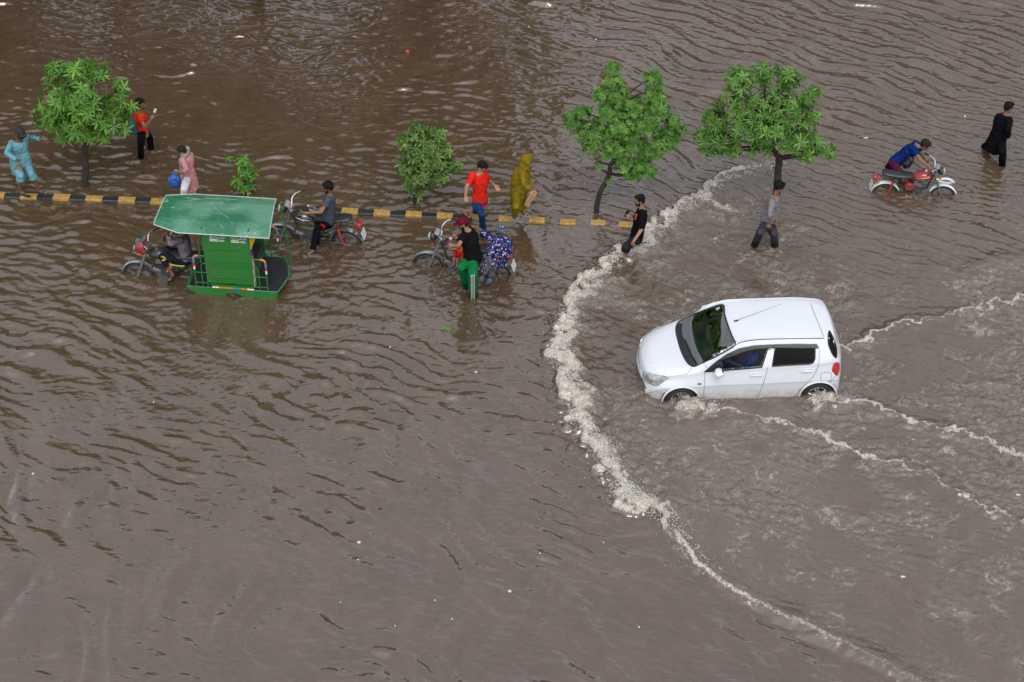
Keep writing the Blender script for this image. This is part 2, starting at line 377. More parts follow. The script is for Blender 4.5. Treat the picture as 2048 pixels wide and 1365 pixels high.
# choppy: pull the points towards the crests
gyH, gxH = np.gradient(hgt, WD); ch = .022 * fade
VX = gx - ch * np.clip(gxH, -.6, .6); VY = gy - ch * np.clip(gyH, -.6, .6); VZ = hgt * fade
foam = np.clip(foam, 0, 1) * fade
idx = np.arange(NY * NX).reshape(NY, NX)
Fq = np.stack([idx[:-1, :-1], idx[:-1, 1:], idx[1:, 1:], idx[1:, :-1]], -1).reshape(-1, 4)
Vw = np.stack([VX, VY, VZ], -1).reshape(-1, 3)
# the same sheet runs on to the horizon
outer = [(-1500, -600), (1500, -600), (1500, 2400), (-1500, 2400)]; n0 = len(Vw)
corners = [idx[0, 0], idx[0, -1], idx[-1, -1], idx[-1, 0]]
Vw = np.vstack([Vw, [(x, y, 0) for x, y in outer]])
Fq = np.vstack([Fq, [[n0, n0 + 1, corners[1], corners[0]], [n0 + 1, n0 + 2, corners[2], corners[1]], [n0 + 2, n0 + 3, corners[3], corners[2]], [n0 + 3, n0, corners[0], corners[3]]]])
wme = np_mesh('water', Vw, Fq)
for nm, arr in (('foam', foam), ('turb', turb * fade)):
    at = wme.attributes.new(nm, 'FLOAT', 'POINT'); at.data.foreach_set('value', np.concatenate([arr.ravel(), np.zeros(4)]).astype(np.float32))
def water_material():
    m = bpy.data.materials.new('muddy_water'); m.use_nodes = True; t = m.node_tree; b = t.nodes['Principled BSDF']; Lk = t.links.new; N = t.nodes.new
    def nz(scale, det, rough=.6, vec=None, dist=0.0):
        n = N('ShaderNodeTexNoise'); n.inputs['Scale'].default_value = scale; n.inputs['Detail'].default_value = det
        n.inputs['Roughness'].default_value = rough; n.inputs['Distortion'].default_value = dist; Lk(vec, n.inputs['Vector']); return n.outputs['Fac']
    def mth(op, a, b_, clamp=False):
        n = N('ShaderNodeMath'); n.operation = op; n.use_clamp = clamp
        for i, q in enumerate((a, b_)):
            if isinstance(q, (int, float)): n.inputs[i].default_value = q
            else: Lk(q, n.inputs[i])
        return n.outputs[0]
    def mrg(v, a, c, d=0., e=1.):
        n = N('ShaderNodeMapRange'); n.interpolation_type = 'SMOOTHSTEP'
        for i, q in enumerate((a, c, d, e)): n.inputs[i + 1].default_value = q
        Lk(v, n.inputs[0]); return n.outputs[0]
    def mix(f, A, B):
        n = N('ShaderNodeMix'); n.data_type = 'RGBA'; Lk(f, n.inputs['Factor'])
        for k, q in (('A', A), ('B', B)):
            if isinstance(q, tuple): n.inputs[k].default_value = (*q, 1)
            else: Lk(q, n.inputs[k])
        return n.outputs['Result']
    geo = N('ShaderNodeNewGeometry').outputs['Position']
    fa = N('ShaderNodeAttribute'); fa.attribute_name = 'foam'; ta = N('ShaderNodeAttribute'); ta.attribute_name = 'turb'
    F = fa.outputs['Fac']; T = ta.outputs['Fac']
    fine = nz(34, 8, .78, geo, 1.2); lace = nz(8, 9, .78, geo, 2.2)
    def ridge(v, k): return mth('SUBTRACT', 1.0, mth('MULTIPLY', mth('ABSOLUTE', mth('SUBTRACT', v, .5), 0), k), True)
    vein = mth('MAXIMUM', ridge(nz(5.5, 3, .6, geo, 1.6), 9.0), mth('MULTIPLY', ridge(nz(13, 4, .65, geo, 1.2), 7.5), .9))   # froth drawn out in threads
    thr = mth('ADD', mth('SUBTRACT', mth('ADD', mth('MULTIPLY', F, .385), mth('MULTIPLY', fine, .62)), .66), mth('MULTIPLY', vein, mth('MULTIPLY', mth('ADD', mth('MULTIPLY', F, .5), mth('MULTIPLY', T, .34)), .5)))
    fm = mrg(thr, -.03, .12)
    v2 = mth('MAXIMUM', ridge(nz(2.6, 6, .68, geo, 2.4), 7.0), ridge(nz(6.5, 5, .66, geo, 1.8), 5.5)); pt = mrg(nz(3.2, 4, .7, geo, 1.2), .46, .66)
    lacef = mth('MULTIPLY', mrg(mth('MULTIPLY', mth('MULTIPLY', v2, pt), mth('ADD', mth('MULTIPLY', fine, 1.3), -.05)), .25, .62), mth('MULTIPLY', mrg(T, .1, .6), .60))
    fm = mth('MAXIMUM', fm, lacef)
    silt = nz(1.1, 5, .6, geo, .6); silt2 = nz(5, 4, .6, geo, .3)
    body = mix(mrg(silt, .3, .7), WATER_A, WATER_B)
    body = mix(mth('MULTIPLY', T, .75), body, WATER_T)
    body = mix(mth('MULTIPLY', mrg(silt2, .45, .7), .3), body, WATER_C)
    fcol = mix(mrg(nz(20, 8, .8, geo, 2.2), .40, .58), FOAM_D, FOAM_C); col = mix(fm, body, fcol)
    Lk(col, b.inputs['Base Color'])
    rg = mth('ADD', mth('MULTIPLY', fm, .5), mth('ADD', mth('MULTIPLY', T, .10), .05)); Lk(rg, b.inputs['Roughness'])
    b.inputs['IOR'].default_value = WATER_IOR
    cw_ = mth('SUBTRACT', 1.0, mth('ADD', fm, mth('MULTIPLY', T, .25)), True); Lk(cw_, b.inputs['Coat Weight']); b.inputs['Coat IOR'].default_value = 1.8; b.inputs['Coat Roughness'].default_value = .05
    mp = N('ShaderNodeMapping'); Lk(geo, mp.inputs[0]); mp.inputs['Scale'].default_value = (1.0, 1.5, 1); mp.inputs['Rotation'].default_value = (0, 0, R(20))
    m1 = nz(7, 3, .5, mp.outputs[0], .4); m2 = nz(30, 5, .65, geo, .3)
    hh = mth('ADD', mth('MULTIPLY', m1, .011), mth('MULTIPLY', m2, mth('ADD', mth('MULTIPLY', T, .018), .0008)))
    r1 = mth('ABSOLUTE', mth('SUBTRACT', nz(11, 5, .6, geo, 1.0), .5), 0)
    hh = mth('SUBTRACT', hh, mth('MULTIPLY', r1, mth('MULTIPLY', T, .075)))
    hh = mth('ADD', hh, mth('MULTIPLY', fm, mth('MULTIPLY', fine, .016)))
    bp = N('ShaderNodeBump'); bp.inputs['Strength'].default_value = 1; bp.inputs['Distance'].default_value = 1.0; Lk(hh, bp.inputs['Height']); Lk(bp.outputs[0], b.inputs['Normal']); Lk(bp.outputs[0], b.inputs['Coat Normal'])
    return m
WATER_A = (.092, .056, .032); WATER_B = (.074, .045, .026); WATER_T = (.15, .117, .088); WATER_C = (.062, .044, .031); FOAM_C = (.72, .66, .58); FOAM_D = (.27, .21, .155); WATER_IOR = 1.5
water = link_mesh('water', wme, water_material()); tag(water, kind='structure')
def WZ(x, y):
    i = min(max(int(round((x - WX0) / WD)), 0), NX - 1); j = min(max(int(round((y - WY0) / WD)), 0), NY - 1); return float(VZ[j, i])
# --- road under the flood
b_ = MB(); b_.box((0, 500, -.45), (3000, 3000, .3)); tag(b_.build('road', mat('asphalt', (.05, .05, .05), .9, var=.3), smooth=False), kind='structure')
# --- spray thrown up along the breaking wave
_ico = bmesh.new(); bmesh.ops.create_icosphere(_ico, subdivisions=1, radius=1.0)
_iv = np.array([v.co[:] for v in _ico.verts]); _if = np.array([[v.index for v in f.verts] for f in _ico.faces]); _ico.free()
def droplets(name, pts, rad, material, seed):
    rg_ = np.random.default_rng(seed); n = len(pts); st = rg_.uniform(.6, 1.6, (n, 1, 3))
    V = (_iv[None] * st * np.array(rad)[:, None, None] + np.array(pts)[:, None, :]).reshape(-1, 3)
    F_ = (_if[None] + (np.arange(n) * len(_iv))[:, None, None]).reshape(-1, 3)
    return link_mesh(name, np_mesh(name, V, F_), material)
foam_mat = mat('foam_drops', (.72, .69, .64), .35, var=.2, vscale=20)
rg_ = np.random.default_rng(9); pts = []; rad = []
_bp = [G(*p) for p in BOW]
for i in range(len(_bp) - 1):
    a, c = _bp[i], _bp[i + 1]; q = (i + .5) / (len(_bp) - 1); ln = (c - a).length
    am = float(np.interp(q, [0, .1, .2, .3, .5, .62, .72, .78, .84, 1], [.1, .4, .9, .6, 1.0, 1.0, 1.2, .4, .1, .0]))
    nrm = Vector(((c - a).y, -(c - a).x, 0)).normalized(); mid = (a + c) / 2
    if (mid + nrm - G(1450, 700)).length > (mid - nrm - G(1450, 700)).length: nrm = -nrm
    for k in range(int(ln * 420 * am)):
        p = a.lerp(c, rg_.random()) + nrm * float(rg_.normal(.10, .15)); hz = WZ(p.x, p.y)
        z = hz + abs(float(rg_.normal(0, .06))) * (1.3 if q > .66 else .8)
        if rg_.random() < .12: p = p - nrm * float(rg_.uniform(.1, .35)); z = hz + float(rg_.uniform(0, .12))
        pts.append((p.x, p.y, z)); rad.append(float(rg_.uniform(.0015, .0050)) * (1.4 if rg_.random() < .08 else 1))
for (px, py, n, s) in ((1385, 812, 120, .2), (1425, 818, 110, .22), (1640, 798, 90, .18), (1700, 806, 60, .25), (1262, 505, 110, .2), (1690, 690, 120, .25), (1480, 430, 90, .2), (1715, 905, 90, .25), (1255, 1005, 240, .2), (1385, 1130, 40, .2)):
    c = G(px, py)
    for k in range(n):
        x, y = c.x + rg_.normal(0, s), c.y + rg_.normal(0, s * .7); pts.append((x, y, WZ(x, y) + abs(rg_.normal(0, .05)))); rad.append(rg_.uniform(.0025, .006))
# torn threads of water thrown outwards from the crest
st = MB()
for i in range(len(_bp) - 1):
    a, c = _bp[i], _bp[i + 1]; q = (i + .5) / (len(_bp) - 1); ln = (c - a).length
    am = float(np.interp(q, [0, .1, .2, .3, .5, .62, .70, .76, .84, 1], [.2, .6, 1.0, .8, 1.0, 1.0, 2.4, .5, .06, .0]))
    nrm = Vector(((c - a).y, -(c - a).x, 0)).normalized(); mid = (a + c) / 2
    if (mid + nrm - G(1450, 700)).length > (mid - nrm - G(1450, 700)).length: nrm = -nrm
    for k in range(int(ln * 130 * am)):
        p = a.lerp(c, rg_.random()) + nrm * float(rg_.uniform(-.04, .30)); z = WZ(p.x, p.y); dr = (-nrm + (c - a).normalized() * float(rg_.normal(0, 1.5))).normalized(); l_ = float(rg_.uniform(.02, .11)) * (1.4 if .64 < q < .74 else 1); up_ = float(rg_.uniform(.15, .7)); P_ = []
        for j in range(5): t_ = j / 4; P_.append((p.x + dr.x * l_ * t_ + rg_.normal(0, .007), p.y + dr.y * l_ * t_ + rg_.normal(0, .007), z + l_ * (up_ * 2.2 * t_ - up_ * 1.9 * t_ * t_)))
        w_ = float(rg_.uniform(.0018, .0045)); st.tube(P_, [w_ * 1.5, w_ * 1.2, w_, w_ * .8, w_ * .5], 4)
so_ = st.mesh('spray', True, False)
tag(link_mesh('spray_threads', so_, foam_mat), kind='stuff')
tag(droplets('spray', pts, rad, foam_mat, 3), kind='stuff')
# ================================================================== TREES
def leaf_mat(name, c1, c2, c3):
    m = bpy.data.materials.new(name); m.use_nodes = True; t = m.node_tree; b = t.nodes['Principled BSDF']; N = t.nodes.new; Lk = t.links.new
    g = N('ShaderNodeNewGeometry'); r = N('ShaderNodeValToRGB'); r.color_ramp.elements[0].color = (*c1, 1); r.color_ramp.elements[1].color = (*c3, 1)
    e = r.color_ramp.elements.new(.5); e.color = (*c2, 1)
    at = N('ShaderNodeAttribute'); at.attribute_name = 'tone'
    a = N('ShaderNodeMath'); a.operation = 'MULTIPLY_ADD'; Lk(g.outputs['Random Per Island'], a.inputs[0]); a.inputs[1].default_value = .4; Lk(at.outputs['Fac'], a.inputs[2]); a.use_clamp = True
    Lk(a.outputs[0], r.inputs[0]); Lk(r.outputs[0], b.inputs['Base Color']); b.inputs['Roughness'].default_value = .38
    tr = N('ShaderNodeBsdfTranslucent'); mx = N('ShaderNodeMixShader'); mx.inputs[0].default_value = .28
    br = N('ShaderNodeMix'); br.data_type = 'RGBA'; br.blend_type = 'MULTIPLY'; br.inputs['Factor'].default_value = 1; Lk(r.outputs[0], br.inputs['A']); br.inputs['B'].default_value = (1.3, 1.6, .6, 1)
    Lk(br.outputs['Result'], tr.inputs[0]); Lk(b.outputs[0], mx.inputs[1]); Lk(tr.outputs[0], mx.inputs[2])
    Lk(mx.outputs[0], t.nodes['Material Output'].inputs[0]); return m
def leaf_shape(l, w):
    """a folded, drooping leaf along +x: 3 stations"""
    st = [(0, .12), (.35, .85), (.65, 1.0), (1.0, .05)]
    V = []; 
    for t_, ww in st:
        x = l * t_; z = -.22 * l * t_ * t_; h = w / 2 * ww
        V += [(x, h, z + h * .45), (x, 0, z), (x, -h, z + h * .45)]
    F = []
    for i in range(3):
        a = i * 3; F += [(a, a + 1, a + 4, a + 3), (a + 1, a + 2, a + 5, a + 4)]
    return np.array(V), np.array(F)
def foliage(pos, outd, size, rng, nleaf=(7, 10), l=.15, w=.035, spread=1.0, up=.35):
    """whorls of leaves: arrays -> V, F, tone"""
    LV, LF = leaf_shape(1.0, w / l); Vs = []; tones = []
    for p, o, s in zip(pos, outd, size):
        ax = np.array(o) + np.array([0, 0, up]) + rng.normal(0, .18, 3); ax /= np.linalg.norm(ax) + 1e-9
        u = np.cross(ax, [0.3, .9, .1]); u /= np.linalg.norm(u); v = np.cross(ax, u); n = rng.integers(*nleaf); a0 = rng.uniform(0, 6.28); tone = float(np.clip(rng.normal(.3, .16), 0, .75))
        for k in range(n):
            a = a0 + 6.283 * k / n + rng.normal(0, .16); el = rng.normal(.28, .2) * spread
            d = (u * math.cos(a) + v * math.sin(a)) * math.cos(el) + ax * math.sin(el); sd = np.cross(ax, d); sd /= np.linalg.norm(sd) + 1e-9; nn = np.cross(d, sd)
            L_ = l * s * rng.uniform(.75, 1.15)
            Vs.append(np.array(p) + L_ * (LV[:, :1] * d + LV[:, 1:2] * sd + LV[:, 2:3] * nn)); tones.append(tone)
    n = len(Vs); V = np.concatenate(Vs); F = (LF[None] + (np.arange(n) * len(LV))[:, None, None]).reshape(-1, 4)
    return V, F, np.repeat(np.array(tones), len(LV))
def lobes_tree(name, base, yb, lobes, label, cat, seed, leafm, barkm, trunk, rs=1.0, tr=.06, nwh=1.0, l=.15, w=.035, nleaf=(7, 10), inner=.25, group=None, shell=.72, up=.35, whs=.13):
    """lobes: (px,py,radius m,dy) pixel centre on the plane y = yb+dy; trunk: pixel polyline [(px,py,dy)]"""
    rng = np.random.default_rng(seed); random.seed(seed)
    root = empty(name, base, label, cat, group); L_ = [(PY(a, b, yb + dy), r * rs, (q[0] if q else 1.0)) for a, b, r, dy, *q in lobes]
    T = [PY(a, b, yb + dy) for a, b, dy in trunk]; T[0].z = -.3
    tp = spline(T, 6); mb = MB(); n = len(tp)
    mb.tube([p + Vector((random.gauss(0, .006), random.gauss(0, .006), 0)) for p in tp], [tr * (1.12 - .5 * i / n) for i in range(n)], 10)
    for c, r, q in L_:
        # limb from the trunk to the lobe
        k = min(range(n // 3, n), key=lambda i: (tp[i] - c).length + .6 * max(0, tp[i].z - c.z + .15)); s0 = tp[k]
        mid = s0.lerp(c, .5) + Vector((random.gauss(0, .04), random.gauss(0, .04), random.gauss(.0, .04)))
        lp = spline([s0, mid, c], 4); mb.tube(lp, [tr * .42 * (1 - .7 * i / len(lp)) for i in range(len(lp))], 6)
        for j in range(5):
            e = c + Vector([random.gauss(0, 1) for _ in range(3)]).normalized() * r * .8; a = lp[len(lp) * 2 // 3]
            mb.tube([a, a.lerp(e, .5) + Vector((0, 0, .02)), e], [tr * .15, tr * .11, tr * .05], 5)
    mb.build('trunk', barkm, root, world=True)
    pos = []; out = []; sz = []
    for c, r, q in L_:
        m = int(nwh * 4 * math.pi * r * r / (whs * whs) * .62 * q)
        for _ in range(m):
            d = rng.normal(0, 1, 3); d /= np.linalg.norm(d)
            if d[2] < -.55: d[2] *= .4
            rr = r * (rng.uniform(shell, 1.04) if rng.random() > inner else rng.uniform(.35, .8))
            pos.append(np.array(c) + d * rr * np.array([1, 1, .88])); out.append(d); sz.append(rng.uniform(.75, 1.2))
    V, F, tn = foliage(pos, out, sz, rng, nleaf, l, w, up=up)
    V = V - np.array(base)[None]
    me = np_mesh('crown', V, F, False); at = me.attributes.new('tone', 'FLOAT', 'POINT'); at.data.foreach_set('value', tn.astype(np.float32))
    link_mesh('crown', me, leafm, root); return root
bark = mat('bark', (.032, .025, .020), .9, var=.5, vscale=14, bump=.8, bscale=40)
lf_a = leaf_mat('whorled_leaves_light', (.038, .10, .014), (.090, .225, .024), (.18, .36, .045))
lf_d = leaf_mat('whorled_leaves', (.032, .088, .014), (.088, .205, .026), (.20, .36, .055))
lf_c = leaf_mat('narrow_leaves', (.036, .095, .014), (.095, .225, .030), (.21, .37, .06))
lf_s = leaf_mat('shrub_leaves', (.028, .070, .014), (.075, .165, .026), (.24, .30, .06))
lf_y = leaf_mat('seedling_leaves', (.04, .12, .012), (.09, .25, .025), (.20, .36, .06))
_t = lambda px, py: G(px, py)
b0 = _t(168, 372)
lobes_tree('whorled_tree', b0, b0.y, [(125, 150, .33, .15), (165, 135, .25, .2), (200, 150, .22, .15), (115, 195, .34, -.1), (160, 190, .38, -.25), (95, 235, .28, 0), (135, 235, .36, -.3), (185, 225, .32, -.35),
    (225, 210, .22, -.1), (245, 180, .17, .1), (262, 222, .18, .0), (215, 250, .26, -.3), (245, 250, .2, -.1), (160, 262, .3, -.2), (205, 272, .14, -.3), (125, 270, .2, 0)],
    'round-crowned small tree with bright whorled leaves beside the man in blue clothes', 'tree', 1, lf_a, bark, [(166, 376, 0), (171, 330, 0), (170, 290, 0), (176, 255, 0), (160, 220, -.02)], tr=.068, l=.165, w=.040, whs=.155)
b1 = _t(1530, 428); b1 = _t(1548, 432)
lobes_tree('whorled_tree', b1, b1.y, [(1480, 160, .30, .25), (1530, 150, .28, .3), (1580, 160, .26, .25), (1625, 190, .18, .1), (1470, 205, .32, .0), (1525, 205, .36, -.1), (1580, 210, .34, .0), (1620, 235, .24, .0),
    (1430, 235, .26, .0), (1410, 275, .24, .0), (1450, 275, .30, -.15), (1495, 255, .34, -.3), (1545, 260, .36, -.35), (1600, 265, .32, -.25), (1425, 300, .18, -.1), (1465, 302, .20, -.2), (1520, 290, .26, -.3), (1575, 285, .28, -.3), (1630, 290, .24, -.1), (1655, 305, .16, 0), (1610, 305, .2, -.2)],
    'wide dark green tree with whorled leaves on a straight trunk above the man in grey', 'tree', 2, lf_d, bark, [(1546, 440, 0), (1552, 395, 0), (1557, 340, 0), (1558, 315, 0), (1540, 290, 0), (1530, 230, 0)], tr=.078, l=.145, w=.034, whs=.135, group=None)
b2 = _t(1192, 424)
lobes_tree('leaning_tree', b2, b2.y, [(1227, 135, .13, .1), (1225, 165, .20, .1), (1235, 195, .26, .1), (1200, 190, .17, 0), (1215, 225, .26, 0), (1305, 155, .17, .2), (1310, 185, .22, .2), (1315, 215, .26, .15), (1265, 215, .24, .1), (1290, 245, .3, 0),
    (1145, 240, .2, 0), (1165, 225, .16, 0), (1170, 265, .24, 0), (1200, 260, .26, 0), (1240, 250, .30, -.1), (1180, 290, .22, -.1), (1225, 295, .26, -.2), (1265, 285, .26, -.1), (1350, 260, .22, .1), (1330, 285, .24, 0), (1345, 240, .13, .1), (1300, 300, .26, -.1), (1285, 335, .22, -.2), (1265, 350, .15, -.2), (1300, 345, .14, -.2), (1250, 325, .2, -.2), (1190, 315, .1, 0, .4), (1215, 360, .07, -.05, .6), (1197, 332, .08, 0, .4)],
    'tall loose tree on a leaning forked trunk behind the bearded man in black', 'tree', 3, lf_c, bark, [(1190, 428, 0), (1197, 395, 0), (1214, 360, 0), (1225, 325, -.05), (1240, 300, -.05), (1255, 260, 0), (1245, 200, .05)], rs=1.22, tr=.052, l=.085, w=.020, whs=.10, nleaf=(8, 12), inner=.4, shell=.5, nwh=1.5)
b3 = _t(830, 405)
lobes_tree('leafy_shrub', b3, b3.y, [(835, 262, .17, .05), (875, 270, .16, .05), (808, 280, .15, 0), (855, 290, .25, 0), (890, 300, .16, 0), (825, 305, .22, -.1), (870, 320, .26, -.1), (905, 330, .15, 0), (815, 335, .2, -.1), (840, 345, .26, -.2), (880, 350, .2, -.1), (825, 368, .16, -.1), (850, 372, .14, -.1), (832, 388, .08, -.05)],
    'dense bushy shrub with broad glossy leaves standing behind the kerb', 'shrub', 4, lf_s, bark, [(828, 410, 0), (830, 385, 0), (840, 340, 0), (850, 290, 0)], rs=1.1, tr=.035, l=.115, w=.040, whs=.10, nleaf=(5, 8), inner=.3, up=.6)
b4 = _t(490, 392)
lobes_tree('seedling', b4, b4.y, [(463, 318, .06, 0, 1), (490, 325, .11, 0), (488, 342, .10, 0), (475, 362, .09, 0), (500, 355, .08, 0), (492, 378, .11, 0), (505, 345, .06, 0)],
    'small bright green sapling just behind the rickshaw roof', 'sapling', 5, lf_y, bark, [(491, 396, 0), (490, 370, 0), (489, 345, 0), (489, 325, 0)], rs=1.3, tr=.014, l=.125, w=.040, whs=.115, nleaf=(5, 8), inner=.5, up=.7)
# --- big trees seen only as dark reflections in the water, and unseen buildings added to darken reflections
def big_tree(x, y, h, r, seed, label, tr=.25):
    rng = np.random.default_rng(seed); random.seed(seed); root = empty('street_tree', (x, y, -.3), label, 'tree', 'large trees beyond the flooded road')
    mb = MB(); tp = [Vector((0, 0, 0)), Vector((.1, 0, h * .25)), Vector((0, .1, h * .5)), Vector((.1, 0, h * .8))]; mb.tube(spline(tp, 5), [tr * (1 - .045 * i) for i in range(16)], 12)
    cs = []
    for k in range(12):
        a = k * 2.4 + rng.uniform(0, .5); q = math.sqrt((k + .5) / 12) * r * .72
        c = Vector((math.cos(a) * q, math.sin(a) * q * .8, h * rng.uniform(.42, .86))); cs.append((c, r * rng.uniform(.32, .46)))
        mb.tube([tp[1].lerp(tp[3], rng.uniform(0, .5)), tp[2].lerp(c, .5), c], [tr * .4, tr * .3, tr * .12], 6)
    mb.build('trunk', bark, root)
    pos, out, sz = [], [], []
    for c, rr in cs:
        for _ in range(300):
            d = rng.normal(0, 1, 3); d /= np.linalg.norm(d); pos.append(np.array(c) + d * rr * rng.uniform(.3, 1.05)); out.append(d); sz.append(rng.uniform(.8, 1.3))
    V, F, tn = foliage(pos, out, sz, rng, (6, 9), .44, .17)
    me = np_mesh('crown', V, F, False); at = me.attributes.new('tone', 'FLOAT', 'POINT'); at.data.foreach_set('value', tn.astype(np.float32)); link_mesh('crown', me, lf_d, root)
big_tree(-5.98, 41.35, 10.4, 4.1, 71, 'large spreading tree whose dark trunk foot shows at the top edge', .17)
big_tree(-9.6, 42.6, 11.2, 4.5, 72, 'large dense tree reflected in the upper left corner of the flood')
big_tree(-2.2, 44.5, 9.2, 3.6, 74, 'large tree reflected in the middle of the upper flood')
big_tree(-14.5, 43.5, 10.5, 4.3, 73, 'large tree beyond the left edge of the flood')
bw = [mat('plaster_grey', (.16, .15, .14), .9, var=.4, vscale=.6), mat('plaster_tan', (.19, .15, .11), .9, var=.4, vscale=.6), mat('brick_wall', (.16, .085, .06), .9, var=.4, vscale=.8)]
wdark = mat('window_glass', (.02, .025, .03), .2)
def building(x0, x1, y, h, m, label, fl=3.2):  # out-of-view block, added so the ripples have something dark to reflect
    root = empty('added_building', ((x0 + x1) / 2, y, -.3), label, 'building', 'unseen buildings added for dark reflections'); w = x1 - x0
    b = MB(); b.box((0, 5, h / 2), (w, 10, h)); b.box((0, 5, h + .45), (w + .3, 10.3, .9)); b.build('wall', m, root, smooth=False)
    for f in range(int(h / fl)):
        b = MB(); b.box((0, -.55, f * fl + fl - .1), (w + .1, 1.1, .16)); b.build('ledge', m, root, smooth=False)
        n = int(w / 2.6)
        for k in range(n):
            b = MB(); b.box((-w / 2 + (k + .5) * w / n, -.03, f * fl + 1.7), (1.5, .1, 1.6)); b.build('window', wdark, root, smooth=False)
for x0, x1, y, h, k, lb in ((-38, -20, 78, 17, 0, 'unseen grey four-storey block added far to the left across the road'), (-19.5, -4, 80, 21, 1, 'unseen tan five-storey block added across the road behind the large trees'), (-3.5, 12, 79, 19, 2, 'unseen brick block added across the road facing the junction'),
                          (12.5, 30, 81, 23, 0, 'unseen tall grey block added across the road above the black-clad walker'), (30.5, 50, 78, 16, 1, 'unseen tan block added far to the right across the road')):
    building(x0, x1, y, h, bw[k], lb)
# ================================================================== CAR
def PX(p):
    zc = p[1] * _cs - (p[2] - CAM_H) * _sn; yc = p[1] * _sn + (p[2] - CAM_H) * _cs
    return (W0 / 2 + FPX * p[0] / zc, H0 / 2 - FPX * yc / zc)
CX = [0, .08, .2, .45, .7, .95, 1.2, 1.62, 2.1, 2.7, 3.15, 3.35, 3.5, 3.57, 3.6]
CK = dict(
    zc=[.52, .72, .81, .895, .95, .995, 1.19, 1.43, 1.485, 1.485, 1.455, 1.41, 1.12, .90, .60],
    zb=[.48, .63, .72, .80, .86, .91, .935, .955, .97, .99, 1.02, 1.03, .97, .84, .57],
    wb=[.50, .60, .67, .725, .75, .76, .765, .765, .765, .765, .75, .73, .69, .65, .58],
    zr=[.50, .68, .775, .86, .94, 1.055, 1.265, 1.41, 1.43, 1.43, 1.40, 1.35, 1.07, .88, .59],
    wr=[.40, .48, .54, .60, .655, .71, .685, .615, .59, .585, .575, .57, .60, .56, .50],
    w2=[.57, .68, .745, .79, .80, .80, .80, .80, .80, .80, .80, .79, .765, .73, .66],
    z2=[.36, .48, .56, .60, .62, .63, .64, .64, .64, .65, .66, .66, .64, .60, .46])
def hermite(xs, ys, x):
    xs = np.array(xs); ys = np.array(ys); x = np.atleast_1d(x); i = np.clip(np.searchsorted(xs, x) - 1, 0, len(xs) - 2)
    dl = np.diff(ys) / np.diff(xs); m = np.zeros(len(xs)); m[0], m[-1] = dl[0], dl[-1]
    for k in range(1, len(xs) - 1): m[k] = 0 if dl[k - 1] * dl[k] <= 0 else 2 * dl[k - 1] * dl[k] / (dl[k - 1] + dl[k])
    h = xs[i + 1] - xs[i]; t = (x - xs[i]) / h
    return ys[i] * (1 + 2 * t) * (1 - t) ** 2 + m[i] * h * t * (1 - t) ** 2 + ys[i + 1] * t * t * (3 - 2 * t) + m[i + 1] * h * t * t * (t - 1)
WK = ([0, .5, .8, .95, 1.62, 2.1, 3.1, 3.35, 3.6], [.26, .12, .12, .17, .15, .0, 0, -.07, -.15])
def car_shell():
    s = np.concatenate([np.linspace(0, .08, 10)[:-1], np.linspace(.08, .3, 12)[:-1], np.linspace(.3, 3.3, 150)[:-1], np.linspace(3.3, 3.56, 22)[:-1], np.linspace(3.56, 3.6, 8)])
    K = {k: hermite(CX, v, s) for k, v in CK.items()}; n = len(s)
    rows = []
    for i in range(n):
        w2, z2, wb, zb, wr, zr, zc = [K[k][i] for k in ('w2', 'z2', 'wb', 'zb', 'wr', 'zr', 'zc')]
        pts = [(w2 - .14, .17), (w2 - .07, .20), (w2 - .045, .36), (w2 - .008, z2 - .05), (w2, z2 + .01), (wb + (.8 - .765) * .25, z2 + (zb - z2) * .72), (wb, zb), (wb + (wr - wb) * .5 + .008, zb + (zr - zb) * .5), (wr, zr),
               (wr * .90, zr + (zc - zr) * .42), (wr * .62, zr + (zc - zr) * .78), (wr * .3, zr + (zc - zr) * .95), (0, zc)]
        c = spline([(0, a, b) for a, b in pts], 6); half = [(q.y, q.z) for q in c]
        row = [(-y, z) for y, z in half] + [(y, z) for y, z in half[::-1][1:]]; rows.append(row)
    A = np.array(rows); m = A.shape[1]
    wk = np.interp(s, *WK)[:, None]
    X = s[:, None] + wk * (np.abs(A[..., 0]) / .8) ** 2.3
    V = np.stack([X, A[..., 0], A[..., 1]], -1).reshape(-1, 3)
    F = []
    for i in range(n - 1):
        for k in range(m - 1): F.append((i * m + k, i * m + k + 1, (i + 1) * m + k + 1, (i + 1) * m + k))
    V = [Vector(v) for v in V]
    for base, rev in ((0, False), ((n - 1) * m, True)):   # end caps: mirrored pairs
        for k in range(m // 2):
            q = (base + k, base + m - 1 - k, base + m - 2 - k, base + k + 1)
            q = tuple(dict.fromkeys(q)); F.append(q[::-1] if rev else q)
    return V, F
_carV, _carF = car_shell()
_mid = G(1498.5, 797.5); _yaw = R(3.3)
CARM = Matrix.Translation((_mid.x, _mid.y, -.28)) @ Matrix.Rotation(_yaw, 4, 'Z') @ Matrix.Translation((-1.905, .78, 0))
car = empty('car', (0, 0, 0), 'white five-door hatchback pushing through the flood with a bow wave', 'car'); car.matrix_basis = CARM
CARI = CARM.inverted()
_bvh = BVHTree.FromPolygons([CARM @ v for v in _carV], _carF)
CS_, CO = 2048 / 480, (1230, 580)
def crop_px(c): return (CO[0] + c[0] / CS_, CO[1] + c[1] / CS_)
def hit(px, py):
    r = ray(px, py).normalized(); loc, nor, idx_, d = _bvh.ray_cast(Vector((0, 0, CAM_H)), r)
    if loc is None:
        loc, nor, idx_, d = _bvh.find_nearest(PY(px, py, _mid.y + .3))
    if nor.dot(r) > 0: nor = -nor
    return loc, nor
